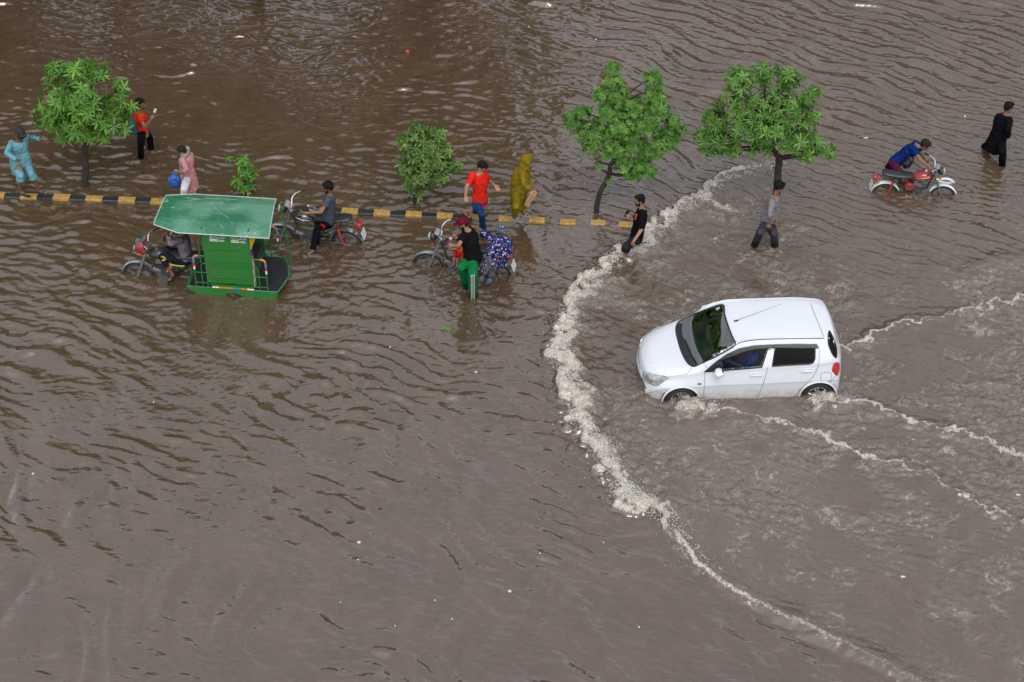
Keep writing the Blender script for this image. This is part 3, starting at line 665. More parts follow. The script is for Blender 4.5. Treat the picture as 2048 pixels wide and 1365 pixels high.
def dens(poly, step=10, closed=True):
    out = []; n = len(poly)
    for i in range(n if closed else n - 1):
        a, b = poly[i], poly[(i + 1) % n]; k = max(1, int(math.hypot(b[0] - a[0], b[1] - a[1]) / step))
        out += [(a[0] + (b[0] - a[0]) * t / k, a[1] + (b[1] - a[1]) * t / k) for t in range(k)]
    if not closed: out.append(poly[-1])
    return out
def csmooth(poly, closed=True, n=4):
    P = [Vector((a, b, 0)) for a, b in poly]
    if closed:
        q = spline([P[-1]] + P + [P[0], P[1]], n)[n:-n]; return [(v.x, v.y) for v in q[:-1]]
    return [(v.x, v.y) for v in spline(P, n)]
def inpoly(p, poly):
    x, y = p; c = False; j = len(poly) - 1
    for i in range(len(poly)):
        xi, yi = poly[i]; xj, yj = poly[j]
        if (yi > y) != (yj > y) and x < (xj - xi) * (y - yi) / (yj - yi) + xi: c = not c
        j = i
    return c
def patch(poly, off=.004, step=13, both=True, dome=0.0):
    """a sheet lying on the shell, outlined in crop pixels -> MB in car space"""
    b = MB(); pl = dens(poly, step); xs = [p[0] for p in pl]; ys = [p[1] for p in pl]
    ins = []; y = min(ys) + step * .5; 
    while y < max(ys):
        x = min(xs) + step * .5
        while x < max(xs):
            if inpoly((x, y), pl) and min(math.hypot(x - q[0], y - q[1]) for q in pl) > step * .5: ins.append((x, y))
            x += step
        y += step
    allp = pl + ins; n = len(pl)
    res = delaunay_2d_cdt([Vector(p) for p in allp], [(i, (i + 1) % n) for i in range(n)], [], 1, 1e-4)
    vs = []
    for v in res[0]:
        loc, nor = hit(*crop_px(v)); dd = min(math.hypot(v[0] - q[0], v[1] - q[1]) for q in pl)
        vs.append(CARI @ (loc + nor * (off + dome * (1 - math.exp(-dd / 14)))))
    fs = [tuple(f) for f in res[2]]; b.add(vs, fs)
    # rim down to the shell
    rim = [CARI @ (lambda h: h[0] - h[1] * .004)(hit(*crop_px(p))) for p in pl]; top = [CARI @ (lambda h: h[0] + h[1] * off)(hit(*crop_px(p))) for p in pl]
    b.add(rim + top, [(i, (i + 1) % n, n + (i + 1) % n, n + i) for i in range(n)])
    if both:
        b.v += []; vv = [(v[0], -v[1], v[2]) for v in b.v]; b.add(vv, [f[::-1] for f in list(b.f)])
    return b
def patches(name, m, poly, off=.004, step=13, dome=0.0):
    b = patch(poly, off, step, False, dome); b.build(name, m, car)
    c = MB(); c.add([(v[0], -v[1], v[2]) for v in b.v], [f[::-1] for f in b.f]); c.build(name, m, car)
def strips(name, m, poly, r=.004, closed=False, off=.001):
    b = MB(); strip(b, poly, r, closed, False, off); b.build(name, m, car)
    c = MB(); c.add([(v[0], -v[1], v[2]) for v in b.v], [f[::-1] for f in b.f]); c.build(name, m, car)
def strip(b, poly, r=.004, closed=False, both=True, off=.001):
    pl = dens(poly, 12, closed); 
    if closed: pl.append(pl[0])
    P = [CARI @ (lambda h: h[0] + h[1] * off)(hit(*crop_px(p))) for p in pl]
    P = [p for i, p in enumerate(P) if i == 0 or (p - P[i - 1]).length > .002]
    b.tube(P, r, 6)
    if both: b.tube([Vector((p.x, -p.y, p.z)) for p in P], r, 6)
# outlines read from the photograph (crop pixels)
o_ws = csmooth([(528, 300), (560, 262), (660, 215), (780, 168), (917, 128), (935, 210), (962, 300), (1000, 400), (1026, 466), (950, 520), (820, 590), (715, 640), (662, 652), (610, 610), (565, 520), (535, 420), (521, 350)])
o_fw = [(762, 702), (790, 678), (870, 610), (960, 548), (1060, 505), (1180, 480), (1335, 470), (1332, 508), (1302, 512), (1254, 662), (1100, 676), (930, 690)]
o_rw = [(1362, 505), (1350, 500), (1350, 470), (1722, 470), (1732, 496), (1708, 500), (1706, 590), (1690, 625), (1660, 636), (1500, 645), (1338, 656)]
o_hl = csmooth([(240, 705), (262, 696), (350, 722), (462, 744), (430, 775), (375, 815), (345, 822), (290, 802), (245, 770), (235, 735)])
o_tl = csmooth([(1868, 628), (1890, 618), (1912, 625), (1916, 670), (1905, 715), (1890, 735), (1868, 712), (1850, 690), (1856, 655)])
o_tg = csmooth([(1828, 350), (1848, 380), (1870, 430), (1890, 500), (1893, 560), (1885, 580), (1855, 550), (1822, 470), (1818, 400)])
paint = mat('white_paint', (.62, .64, .68), .28, coat=.8, spec=.5); gloss_black = mat('black_trim', (.012, .012, .014), .3); rubber = mat('tyre_rubber', (.018, .017, .016), .8, var=.3)
_t = paint.node_tree; _b = _t.nodes['Principled BSDF']; _N = _t.nodes.new; _g = _N('ShaderNodeTexCoord'); _s = _N('ShaderNodeSeparateXYZ'); _t.links.new(_g.outputs['Object'], _s.inputs[0])
_n = _N('ShaderNodeTexNoise'); _n.inputs['Scale'].default_value = 7; _n.inputs['Detail'].default_value = 8; _n.inputs['Roughness'].default_value = .7; _t.links.new(_g.outputs['Object'], _n.inputs[0])
_a = _N('ShaderNodeMath'); _a.operation = 'MULTIPLY_ADD'; _t.links.new(_n.outputs['Fac'], _a.inputs[0]); _a.inputs[1].default_value = -.55; _t.links.new(_s.outputs['Z'], _a.inputs[2])
_r = _N('ShaderNodeMapRange'); _r.inputs[1].default_value = -.02; _r.inputs[2].default_value = .22; _r.inputs[3].default_value = .62; _r.inputs[4].default_value = 0; _t.links.new(_a.outputs[0], _r.inputs[0])
_x = _N('ShaderNodeMix'); _x.data_type = 'RGBA'; _x.inputs['A'].default_value = (.62, .64, .68, 1); _x.inputs['B'].default_value = (.30, .24, .18, 1); _t.links.new(_r.outputs[0], _x.inputs['Factor']); _t.links.new(_x.outputs['Result'], _b.inputs['Base Color'])   # mud splashed on the sills
gap = mat('panel_gap', (.03, .03, .03), .8); chromem = mat('chrome', (.75, .75, .75), .12, metal=1.0); alloy = mat('alloy', (.45, .46, .47), .3, metal=.9); lens = mat('lens_clear', (.42, .43, .40), .12, coat=1, var=.55, vscale=9)
redlens = mat('lens_red', (.38, .008, .010), .15, coat=.6); orangelens = mat('lens_orange', (.35, .07, .01), .25); dkplastic = mat('dark_plastic', (.02, .02, .022), .55)
def glass_mat(name, tint, alpha, rough=.02):
    m = bpy.data.materials.new(name); m.use_nodes = True; t = m.node_tree; t.nodes.clear(); N = t.nodes.new
    g = N('ShaderNodeBsdfGlossy'); g.inputs['Roughness'].default_value = rough; g.inputs['Color'].default_value = (1, 1, 1, 1); tr = N('ShaderNodeBsdfTransparent'); tr.inputs[0].default_value = (*tint, 1)
    f = N('ShaderNodeFresnel'); f.inputs[0].default_value = alpha; mx = N('ShaderNodeMixShader'); o = N('ShaderNodeOutputMaterial')
    t.links.new(f.outputs[0], mx.inputs[0]); t.links.new(tr.outputs[0], mx.inputs[1]); t.links.new(g.outputs[0], mx.inputs[2]); t.links.new(mx.outputs[0], o.inputs[0]); return m
ws_glass = glass_mat('windshield_glass', (.78, .86, .85), 2.7); side_glass = glass_mat('tinted_glass', (.14, .15, .15), 1.22); front_glass = glass_mat('front_side_glass', (.42, .45, .45), 1.28)
# shell with openings for glass and wheels
WHX = (.695, 3.115); WHR = .28
_holes = [(dens(o, 20), i > 0) for i, o in enumerate((o_ws, o_fw, o_rw, o_tg))]
def hole(c):
    for X in WHX:
        if (c.x - X) ** 2 + (c.z - WHR) ** 2 < .325 ** 2 and abs(c.y) > .35: return True
    for k, (o, both) in enumerate(_holes):
        for s_ in ((1, -1) if (both and k < 3) else (1,)):
            q = Vector((c.x, c.y * s_, c.z))
            if k in (1, 2) and q.y > -.5: continue
            if k == 0 and c.x > 2: continue
            if k == 3 and c.x < 3.2: continue
            p = PX(CARM @ q); cp = ((p[0] - CO[0]) * CS_, (p[1] - CO[1]) * CS_)
            if inpoly(cp, o) and min(math.hypot(cp[0] - a, cp[1] - b_) for a, b_ in o) > 12:
                l_, n_ = hit(*p)
                if (l_ - CARM @ q).length < .12: return True
    return False
_keep = []
for f in _carF:
    c = sum((_carV[i] for i in f), Vector()) / len(f)
    if not hole(c): _keep.append(f)
b = MB(); b.add(_carV, _keep)
body = b.build('body', paint, car)
sm = body.modifiers.new('thick', 'SOLIDIFY'); sm.thickness = .012; sm.offset = -1
# glass, frames, trim
patch(o_ws, .003, 26, both=False).build('windshield', ws_glass, car)
b = MB(); strip(b, o_ws, .016, True, False, 0); b.build('windshield_seal', gloss_black, car)
cw = MB()
_cow = csmooth([(528, 300), (521, 350), (535, 420), (565, 520), (610, 610), (662, 652)], False)
_cin = csmooth([(575, 290), (572, 350), (590, 430), (620, 510), (660, 590), (700, 640)], False)
cwp = patch(_cow + _cin[::-1], .012, 12, both=False); cwp.build('cowl', dkplastic, car)
for seg in ([(640, 630), (580, 500), (552, 380), (548, 300)], [(700, 632), (640, 540), (590, 430)]):
    b = MB(); strip(b, csmooth(seg, False), .009, False, False, .03); strip(b, csmooth([(p[0] + 8, p[1] - 6) for p in seg[1:]], False), .006, False, False, .02); b.build('wiper', dkplastic, car)
for nm, o in (('front_side_window', o_fw), ('rear_side_window', o_rw)):
    patches(nm, side_glass if 'rear' in nm else front_glass, o, .003, 24); strips('window_frame', gloss_black, o, .011, True)
patches('quarter_trim', gloss_black, [(762, 702), (800, 665), (905, 600), (925, 640), (905, 688), (830, 696)], .008, 14)
visor_m = mat('visor', (.02, .02, .022), .12, coat=.5)
for o in ([(870, 606), (960, 545), (1060, 500), (1190, 473), (1345, 466), (1345, 492), (1200, 500), (1080, 528), (980, 570)], [(1350, 464), (1560, 462), (1715, 462), (1734, 495), (1560, 494), (1350, 490)]):
    patches('rain_visor', visor_m, o, .022, 16)
patches('door_pillar', paint, [(1322, 500), (1366, 500), (1338, 660), (1252, 664), (1303, 508)], .009, 14)
patch(o_tg, .003, 16, both=False).build('tailgate_window', side_glass, car)
b = MB(); strip(b, o_tg, .01, True, False, 0); b.build('tailgate_seal', gloss_black, car)
patches('headlight', lens, o_hl, .006, 14, .018)
patches('headlight_reflector', alloy, csmooth([(275, 722), (325, 735), (330, 780), (300, 780), (270, 755)]), .027, 10)
patches('tail_light', redlens, o_tl, .006, 10, .022)
patches('side_indicator', orangelens, csmooth([(702, 803), (720, 795), (738, 799), (735, 808), (715, 812)]), .008, 6, .006)
b = MB()
for l, cl_ in (([(768, 705), (765, 780), (758, 880), (762, 962)], 0), ([(1338, 500), (1300, 670), (1290, 720), (1262, 810), (1225, 900), (1208, 948)], 0), ([(1740, 480), (1742, 560), (1735, 640), (1700, 730), (1640, 790), (1580, 850), (1530, 915)], 0),
               ([(762, 965), (980, 958), (1208, 950), (1520, 938)], 0), ([(655, 655), (640, 690), (600, 722), (520, 736), (462, 740)], 0), ([(192, 470), (190, 540), (205, 610), (240, 690), (300, 712), (380, 728)], 0),
               ([(755, 630), (785, 665)], 0), ([(1810, 835), (1850, 770), (1890, 735)], 0), ([(1762, 708), (1830, 706), (1848, 735), (1825, 785), (1765, 790), (1755, 740), (1762, 708)], 0)):
    strip(b, csmooth(l, False), .0035, False, True, .0005)
strip(b, csmooth([(1668, 115), (1700, 200), (1745, 310), (1786, 415)], False), .004, False, False)
b.build('panel_gap', gap, car)
b = MB(); strip(b, csmooth([(1030, 468), (1090, 445), (1220, 426), (1400, 419), (1600, 415), (1786, 414)], False), .008, False, True, .001); b.build('roof_drip_strip', gap, car)
for cx, cy in ((1210, 720), (1640, 685)):
    c, n_ = hit(*crop_px((cx, cy))); c = CARI @ c
    for s_ in (1, -1):
        b = MB(); b.tube([(c.x - .125, (c.y + .005) * s_, c.z - .005), (c.x - .10, (c.y - .035) * s_, c.z), (c.x + .09, (c.y - .035) * s_, c.z + .003), (c.x + .12, (c.y + .005) * s_, c.z)], [.012, .017, .017, .012], 8)
        b.ell((c.x, (c.y - .004) * s_, c.z + .012), (Vector((.055, 0, 0)), Vector((0, .008, 0)), Vector((0, 0, .035)))); b.build('door_handle', paint, car)
c = CARI @ hit(*crop_px((850, 668)))[0]
for s_ in (1, -1):
    b = MB(); b.ell((c.x + .055, (c.y - .13) * s_, c.z + .0), (Vector((.075, .03 * -s_, 0)), Vector((.03, .105 * s_, 0)), Vector((0, 0, .07))), 16, 10); mh = b.build('side_mirror', paint, car)
    b = MB(); b.tube([(c.x, (c.y + .03) * s_, c.z + .02), (c.x + .03, (c.y - .08) * s_, c.z)], .025, 8); b.build('mirror_arm', gloss_black, mh)
    b = MB(); b.ell((c.x + .10, (c.y - .135) * s_, c.z), (Vector((.04, 0, 0)), Vector((0, .085, 0)), Vector((0, 0, .055))), 14, 8); b.build('mirror_glass', chromem, mh)
a = CARI @ hit(*crop_px((1035, 266)))[0]; b = MB(); b.ell(a, (Vector((.045, 0, 0)), Vector((0, .02, 0)), Vector((0, 0, .02)))); an = b.build('antenna', gloss_black, car)
b = MB(); e = CARI @ hit(*crop_px((1415, 176)))[0]; b.tube([a + Vector((0, 0, .015)), e + Vector((0, 0, .14))], [.004, .0025], 6); b.build('antenna_rod', gloss_black, an)
for X in WHX:
    for s_ in (-1, 1):
        if s_ > 0 and False: continue
        w_ = empty('wheel', (X, s_ * .70, WHR)); w_.parent = car
        b = MB(); b.torus((0, 0, 0), (0, 1, 0), .225, .062, 44, 10, 1.35); b.build('tyre', rubber, w_)
        b = MB(); b.torus((0, s_ * .06, 0), (0, 1, 0), .178, .012, 40, 6); b.torus((0, -s_ * .02, 0), (0, 1, 0), .165, .02, 40, 6, 2.5)
        for k in range(5):
            for dd_ in (-.16, .16):
                an_ = k * 2 * math.pi / 5 + .5; d1 = Vector((math.cos(an_), 0, math.sin(an_))); d2 = Vector((math.cos(an_ + dd_), 0, math.sin(an_ + dd_)))
                b.tube([d1 * .035 + Vector((0, s_ * .07, 0)), d2 * .11 + Vector((0, s_ * .075, 0)), d2 * .175 + Vector((0, s_ * .055, 0))], [.018, .013, .013], 6)
        b.ell((0, s_ * .075, 0), (Vector((.04, 0, 0)), Vector((0, .012, 0)), Vector((0, 0, .04)))); b.build('rim', alloy, w_)
        b = MB(); b.torus((0, -s_ * .04, 0), (0, 1, 0), .09, .05, 24, 6, .2); b.build('brake_disc', dkplastic, w_)
        # arch lip and liner
        b = MB(); b.torus((X, s_ * .787, WHR), (0, 1, 0), .330, .017, 40, 8, 1.3, *((math.pi * 1.02, math.pi * 1.98) if True else (0, 3))); b.build('arch_lip', paint, car)
    b = MB(); n = 24; vs = []; fs = []
    for i in range(n + 1):
        an_ = math.pi * i / n; vs += [(X + .335 * math.cos(an_), -.74, WHR + .335 * math.sin(an_)), (X + .335 * math.cos(an_), .74, WHR + .335 * math.sin(an_))]
    fs = [(2 * i, 2 * i + 1, 2 * i + 3, 2 * i + 2) for i in range(n)]; b.add(vs, fs); b.box((X, -.40, .35), (.62, .02, .5)); b.box((X, .40, .35), (.62, .02, .5)); b.build('wheel_well', gloss_black, car, smooth=False)
# cabin
seatm = cloth('seat_fabric', (.10, .10, .11), .3); b = MB(); b.box((2.0, 0, .30), (2.6, 1.4, .06)); b.box((1.05, 0, .62), (.12, 1.38, .6)); b.box((3.3, 0, .6), (.1, 1.2, .6)); b.build('cabin_floor', dkplastic, car, smooth=False)
b = MB(); b.box((1.17, 0, .86), (.34, 1.36, .14), taper=.9); b.build('dashboard', mat('dash_grey', (.22, .24, .25), .7), car, bevel=.02)
for X, Yc, wd_ in ((1.85, -.36, .5), (1.85, .36, .5), (2.65, 0, 1.25)):
    s1 = MB(); s1.box((X, Yc, .50), (.5, wd_, .16)); s1.box((X + .30, Yc, .82), (.13, wd_, .62), Matrix.Rotation(R(14), 3, 'Y')); s1.box((X + .40, Yc, 1.17), (.10, .26 if wd_ < 1 else .9, .16), Matrix.Rotation(R(14), 3, 'Y')); s1.build('seat', seatm, car, bevel=.03)
b = MB(); b.torus((1.42, .36, .86), (-.85, 0, .5), .18, .014, 32, 8); b.tube([(1.42, .36, .86), (1.25, .36, .78)], .02, 6); b.build('steering_wheel', dkplastic, car)
b = MB(); b.box((1.52, .05, 1.33), (.04, .22, .07)); b.build('rear_view_mirror', dkplastic, car, bevel=.01)
b = MB(); st = CARI @ hit(*crop_px((878, 162)))[0]; b.ell(st + Vector((.0, 0, .006)), (Vector((.035, 0, .02)), Vector((0, .035, 0)), Vector((-.001, 0, .002)))); b.build('sticker', mat('sticker_white', (.5, .52, .5), .5, var=.6, vscale=60), car)
# ================================================================== MOTORCYCLES AND RICKSHAW
black_m = mat('black_metal', (.015, .015, .016), .35); engine_m = mat('engine_alloy', (.16, .16, .16), .45, metal=.7, var=.5); seat_v = mat('seat_vinyl', (.014, .015, .017), .38, bump=.15, bscale=60)
red_paint = mat('red_paint', (.20, .007, .008), .3, coat=.7); blk_paint = mat('black_paint', (.012, .012, .014), .15, coat=.8); dred_paint = mat('dark_red_paint', (.06, .006, .009), .3, coat=.6)
plate_m = mat('number_plate', (.60, .60, .58), .5, var=.5, vscale=45, lo=.55, hi=.6, col2=(.1, .1, .1))
redlens2 = mat('tail_lens', (.35, .012, .015), .25, coat=.3)
steel = mat('dull_steel', (.22, .21, .20), .4, metal=.6, var=.4)
def arcstrip(b, c, R0, a0, a1, w, n=26, th=.004, crown=.018):
    vs = []; fs = []; m = 5
    for side in (0, 1):
        for i in range(n + 1):
            a = R(a0 + (a1 - a0) * i / n)
            for k in range(m):
                q = -1 + 2 * k / (m - 1); r = R0 - crown * q * q - th * side
                vs.append((c[0] + r * math.cos(a), c[1] + q * w / 2, c[2] + r * math.sin(a)))
    o = (n + 1) * m
    for i in range(n):
        for k in range(m - 1):
            p = i * m + k; fs.append((p, p + 1, p + m + 1, p + m)); fs.append((o + p, o + p + m, o + p + m + 1, o + p + 1))
        for k in (0, m - 1):
            p = i * m + k; fs.append((p, p + m, o + p + m, o + p))
    b.add(vs, fs)
def bike_parts(root, tank_m, fender_m, wb=1.2, rear=True, cowl=None, light_m=None, tailr=True, steer=0.0, guard=False, carrier=False, stripes=None, lampm=None):
    orangelens = lampm or globals()['orangelens']
    f = wb / 2; Wr = .285
    def wheel(x, nm='wheel'):
        w_ = empty(nm, (x, 0, Wr)); w_.parent = root
        b = MB(); b.torus((0, 0, 0), (0, 1, 0), .252, .033, 44, 8, 1.0); b.build('tyre', rubber, w_)
        b = MB(); b.torus((0, 0, 0), (0, 1, 0), .224, .011, 44, 6, 1.8); b.build('rim', steel, w_)
        b = MB(); b.tube([(0, -.05, 0), (0, .05, 0)], .055, 16); b.tube([(0, -.075, 0), (0, .075, 0)], .02, 8); b.torus((0, .03, 0), (0, 1, 0), .07, .012, 20, 6); b.build('hub', engine_m, w_)
        b = MB()
        for k in range(24):
            a = k * math.pi / 12; s_ = 1 if k % 2 else -1; a2 = a + .35 * (1 if k % 4 < 2 else -1)
            b.tube([(.05 * math.cos(a), .03 * s_, .05 * math.sin(a)), (.222 * math.cos(a2), 0, .222 * math.sin(a2))], .0035, 4)
        b.build('spokes', steel, w_)
    wheel(f)
    if rear: wheel(-f)
    b = MB(); arcstrip(b, (f, 0, Wr), .318, 12, 172, .105); o = b.build('front_fender', fender_m, root)
    b = MB()
    for s_ in (-1, 1): b.tube([(f, s_ * .075, Wr), (f - .10, s_ * .08, .55), (f - .19, s_ * .085, .80), (f - .215, s_ * .085, .90)], [.022, .024, .028, .02], 8)
    b.box((f - .20, 0, .82), (.05, .20, .03)); b.box((f - .225, 0, .91), (.06, .2, .03)); b.build('fork', mat('fork_grey', (.20, .20, .20), .35, metal=.6), root)
    b = MB()
    for s_ in (-1, 1): b.tube(spline([(f - .22, s_ * .02, .93), (f - .22, s_ * .10, .96), (f - .22, s_ * .16, 1.05), (f - .27, s_ * .24, 1.10), (f - .36, s_ * .34, 1.09)], 4), .012, 8)
    hb = b.build('handlebar', chromem, root)
    for s_ in (-1, 1):
        b = MB(); b.tube([(f - .335, s_ * .315, 1.092), (f - .42, s_ * .41, 1.085)], .019, 8); b.tube([(f - .25, s_ * .31, 1.10), (f - .27, s_ * .39, 1.095)], .006, 5); b.build('grip', black_m, hb)
    b = MB()
    if cowl:
        b.loft([((f - .02, 0, .90), (0, .06, 0), (0, 0, .05)), ((f - .05, 0, .90), (0, .12, 0), (.02, 0, .13)), ((f - .13, 0, .93), (0, .15, 0), (.05, 0, .17)), ((f - .21, 0, .95), (0, .13, 0), (.05, 0, .15))], 20); b.build('headlight_cowl', cowl, root)
        b = MB(); b.loft([((f - .03, 0, 1.04), (0, .05, 0), (0, 0, .01)), ((f - .10, 0, 1.085), (0, .10, 0), (.02, 0, .02)), ((f - .19, 0, 1.11), (0, .09, 0), (.02, 0, .02))], 14); b.build('visor', mat('visor_smoke', (.02, .035, .035), .08, coat=1), root)
        b = MB(); b.ell((f + .005, 0, .89), (Vector((.02, 0, 0)), Vector((0, .07, 0)), Vector((0, 0, .055)))); b.build('headlight', lens, root)
    else:
        b.ell((f - .09, 0, .93), (Vector((.08, 0, 0)), Vector((0, .09, 0)), Vector((0, 0, .09)))); hl = b.build('headlight_shell', light_m or black_m, root)
        b = MB(); b.ell((f - .05, 0, .93), (Vector((.05, 0, 0)), Vector((0, .078, 0)), Vector((0, 0, .078)))); b.build('headlight', lens, hl)
        b = MB(); b.box((f - .17, 0, 1.03), (.09, .16, .05), Matrix.Rotation(R(-30), 3, 'Y')); b.build('speedometer', mat('dial', (.35, .35, .33), .3, var=.6, vscale=30), root, bevel=.012)
    for s_ in (-1, 1):
        b = MB(); b.tube([(f - .13, s_ * .08, .86), (f - .12, s_ * .14, .86)], .008, 5); b.ell((f - .12, s_ * .165, .86), (Vector((.03, 0, 0)), Vector((0, .03, 0)), Vector((0, 0, .03)))); b.build('front_indicator', orangelens, root)
    # tank
    b = MB(); b.loft([((f - .27, 0, .80), (0, .05, 0), (0, 0, .05)), ((f - .31, 0, .80), (0, .115, 0), (0, 0, .085)), ((f - .42, 0, .805), (0, .135, 0), (0, 0, .105)), ((f - .55, 0, .79), (0, .12, 0), (0, 0, .095)), ((f - .66, 0, .755), (0, .08, 0), (0, 0, .06)), ((f - .69, 0, .75), (0, .04, 0), (0, 0, .03))], 24)
    tk = b.build('fuel_tank', tank_m, root); b = MB(); b.tube([(f - .40, 0, .905), (f - .40, 0, .925)], .03, 14); b.build('fuel_cap', chromem, tk)
    if stripes:
        for s_ in (-1, 1):
            b = MB(); b.tube([(f - .33, s_ * .118, .83), (f - .45, s_ * .137, .80), (f - .60, s_ * .108, .775)], [.012, .010, .003], 6); b.build('tank_decal', stripes, tk)
    b = MB(); b.loft([((f - .63, 0, .77), (0, .06, 0), (0, 0, .03)), ((f - .67, 0, .785), (0, .10, 0), (0, 0, .05)), ((f - .85, 0, .785), (0, .125, 0), (0, 0, .052)), ((f - 1.02, 0, .80), (0, .13, 0), (0, 0, .055)), ((f - 1.22, 0, .825), (0, .12, 0), (0, 0, .055)), ((f - 1.29, 0, .835), (0, .095, 0), (0, 0, .045)), ((f - 1.31, 0, .835), (0, .06, 0), (0, 0, .025))], 20, ); b.build('seat', seat_v, root)
    b = MB(); b.box((f - .50, 0, .34), (.26, .17, .18)); b.tube([(f - .42, 0, .38), (f - .28, 0, .44)], .065, 12)
    for k in range(5): b.tube([(f - .40 + k * .022, 0, .388 + k * .01), (f - .392 + k * .022, 0, .392 + k * .01)], .085, 14)
    b.tube([(f - .50, -.12, .33), (f - .50, .12, .33)], .085, 18); b.build('engine', engine_m, root)
    b = MB()
    b.tube([(f - .22, 0, .86), (f - .30, 0, .62), (f - .36, 0, .36)], .02, 8); b.tube([(f - .24, 0, .80), (f - .6, 0, .72), (f - 1.2, 0, .74)], .022, 8)
    for s_ in (-1, 1):
        b.tube([(f - .62, 0, .70), (f - .70, s_ * .07, .42), (f - .72, s_ * .07, .28)], .016, 6); b.tube([(-f, s_ * .09, Wr), (f - .72, s_ * .08, .33)], .016, 6); b.tube([(f - 1.2, s_ * .10, .74), (f - .80, s_ * .09, .52)], .012, 6)
    b.tube([(f - .60, -.26, .27), (f - .60, .26, .27)], .013, 6); b.build('frame', black_m, root)
    for s_ in (-1, 1):
        b = MB(); b.loft([((f - .72, s_ * .10, .56), (.11, 0, 0), (0, 0, .09)), ((f - .72, s_ * .13, .56), (.09, 0, 0), (0, 0, .07))], 14); b.build('side_cover', tank_m, root)
    if tailr:
        for s_ in (-1, 1):
            b = MB(); b.tube([(-f + .02, s_ * .12, Wr + .02), (-f + .09, s_ * .115, .50)], .018, 8); b.tube([(-f + .07, s_ * .117, .44), (-f + .13, s_ * .11, .66)], .027, 10); b.build('shock_absorber', mat('shock', (.35, .05, .03), .35, metal=.3) if s_ else chromem, root)
        b = MB(); arcstrip(b, (-f, 0, Wr), .325, 25, 178, .13); b.build('rear_fender', fender_m, root)
        b = MB(); b.box((-f - .24, 0, .70), (.09, .13, .10)); b.build('tail_light', redlens2, root, bevel=.02)
        b = MB(); b.box((-f - .315, 0, .52), (.012, .19, .15), Matrix.Rotation(R(18), 3, 'Y')); b.build('number_plate', plate_m, root)
        for s_ in (-1, 1):
            b = MB(); b.tube([(-f - .20, s_ * .06, .68), (-f - .20, s_ * .14, .68)], .008, 5); b.ell((-f - .20, s_ * .165, .68), (Vector((.03, 0, 0)), Vector((0, .03, 0)), Vector((0, 0, .03)))); b.build('rear_indicator', orangelens, root)
        b = MB(); b.tube(spline([(f - .36, -.06, .42), (f - .30, -.10, .30), (f - .5, -.14, .22), (f - .75, -.155, .24)], 4), .018, 8); b.tube([(f - .72, -.155, .24), (-f - .25, -.165, .33)], [.035, .04], 10); b.build('exhaust', steel, root)
        b = MB(); b.box((-.25, .10, .31), (.62, .04, .10)); b.build('chain_case', black_m, root, bevel=.015)
    if guard:
        b = MB(); b.torus((f - .02, 0, .56), (0, 1, .25), .001, .001, 4, 4); b = MB(); b.tube(spline([(f - .18, -.10, .78), (f + .05, -.10, .80), (f + .19, -.06, .70), (f + .19, .06, .60), (f + .06, .10, .56), (f - .10, .10, .60)], 5), .026, 8); b.build('leg_guard', fender_m, root)
def place_bike(name, fr, rr, label, group='motorcycles caught in the flood', sink=.035, **k):
    a, b = G(*fr, -sink), G(*rr, -sink); d = a - b; s = d.length / 1.2; m = (a + b) / 2
    root = empty(name, (m.x, m.y, -sink - .285 * s), label, 'motorcycle', group, math.atan2(d.y, d.x)); root.scale = (s, s, s)
    bike_parts(root, **k); return root
white_f = mat('chrome_fender', (.50, .51, .52), .22, metal=.85, var=.5, vscale=7); fend_w = mat('white_fender', (.62, .63, .63), .3, coat=.4)
place_bike('motorcycle', (562, 475), (694, 486), 'black motorcycle ridden by the man in a grey t-shirt behind the rickshaw', tank_m=blk_paint, fender_m=white_f, stripes=chromem, lampm=mat('indicator_dark', (.10, .04, .02), .3))
place_bike('motorcycle', (858, 531), (992, 548), 'muddy motorcycle with dark red tank pushed by the man in a maroon cap', tank_m=dred_paint, fender_m=white_f, light_m=black_m, lampm=mat('indicator_dim', (.12, .05, .02), .3))
place_bike('motorcycle', (1883, 393), (1769, 388), 'red motorcycle with black seat and white fenders pushed by the man in blue', tank_m=red_paint, fender_m=fend_w, guard=True, sink=.09, stripes=mat('yellow_decal', (.75, .30, .04), .3))
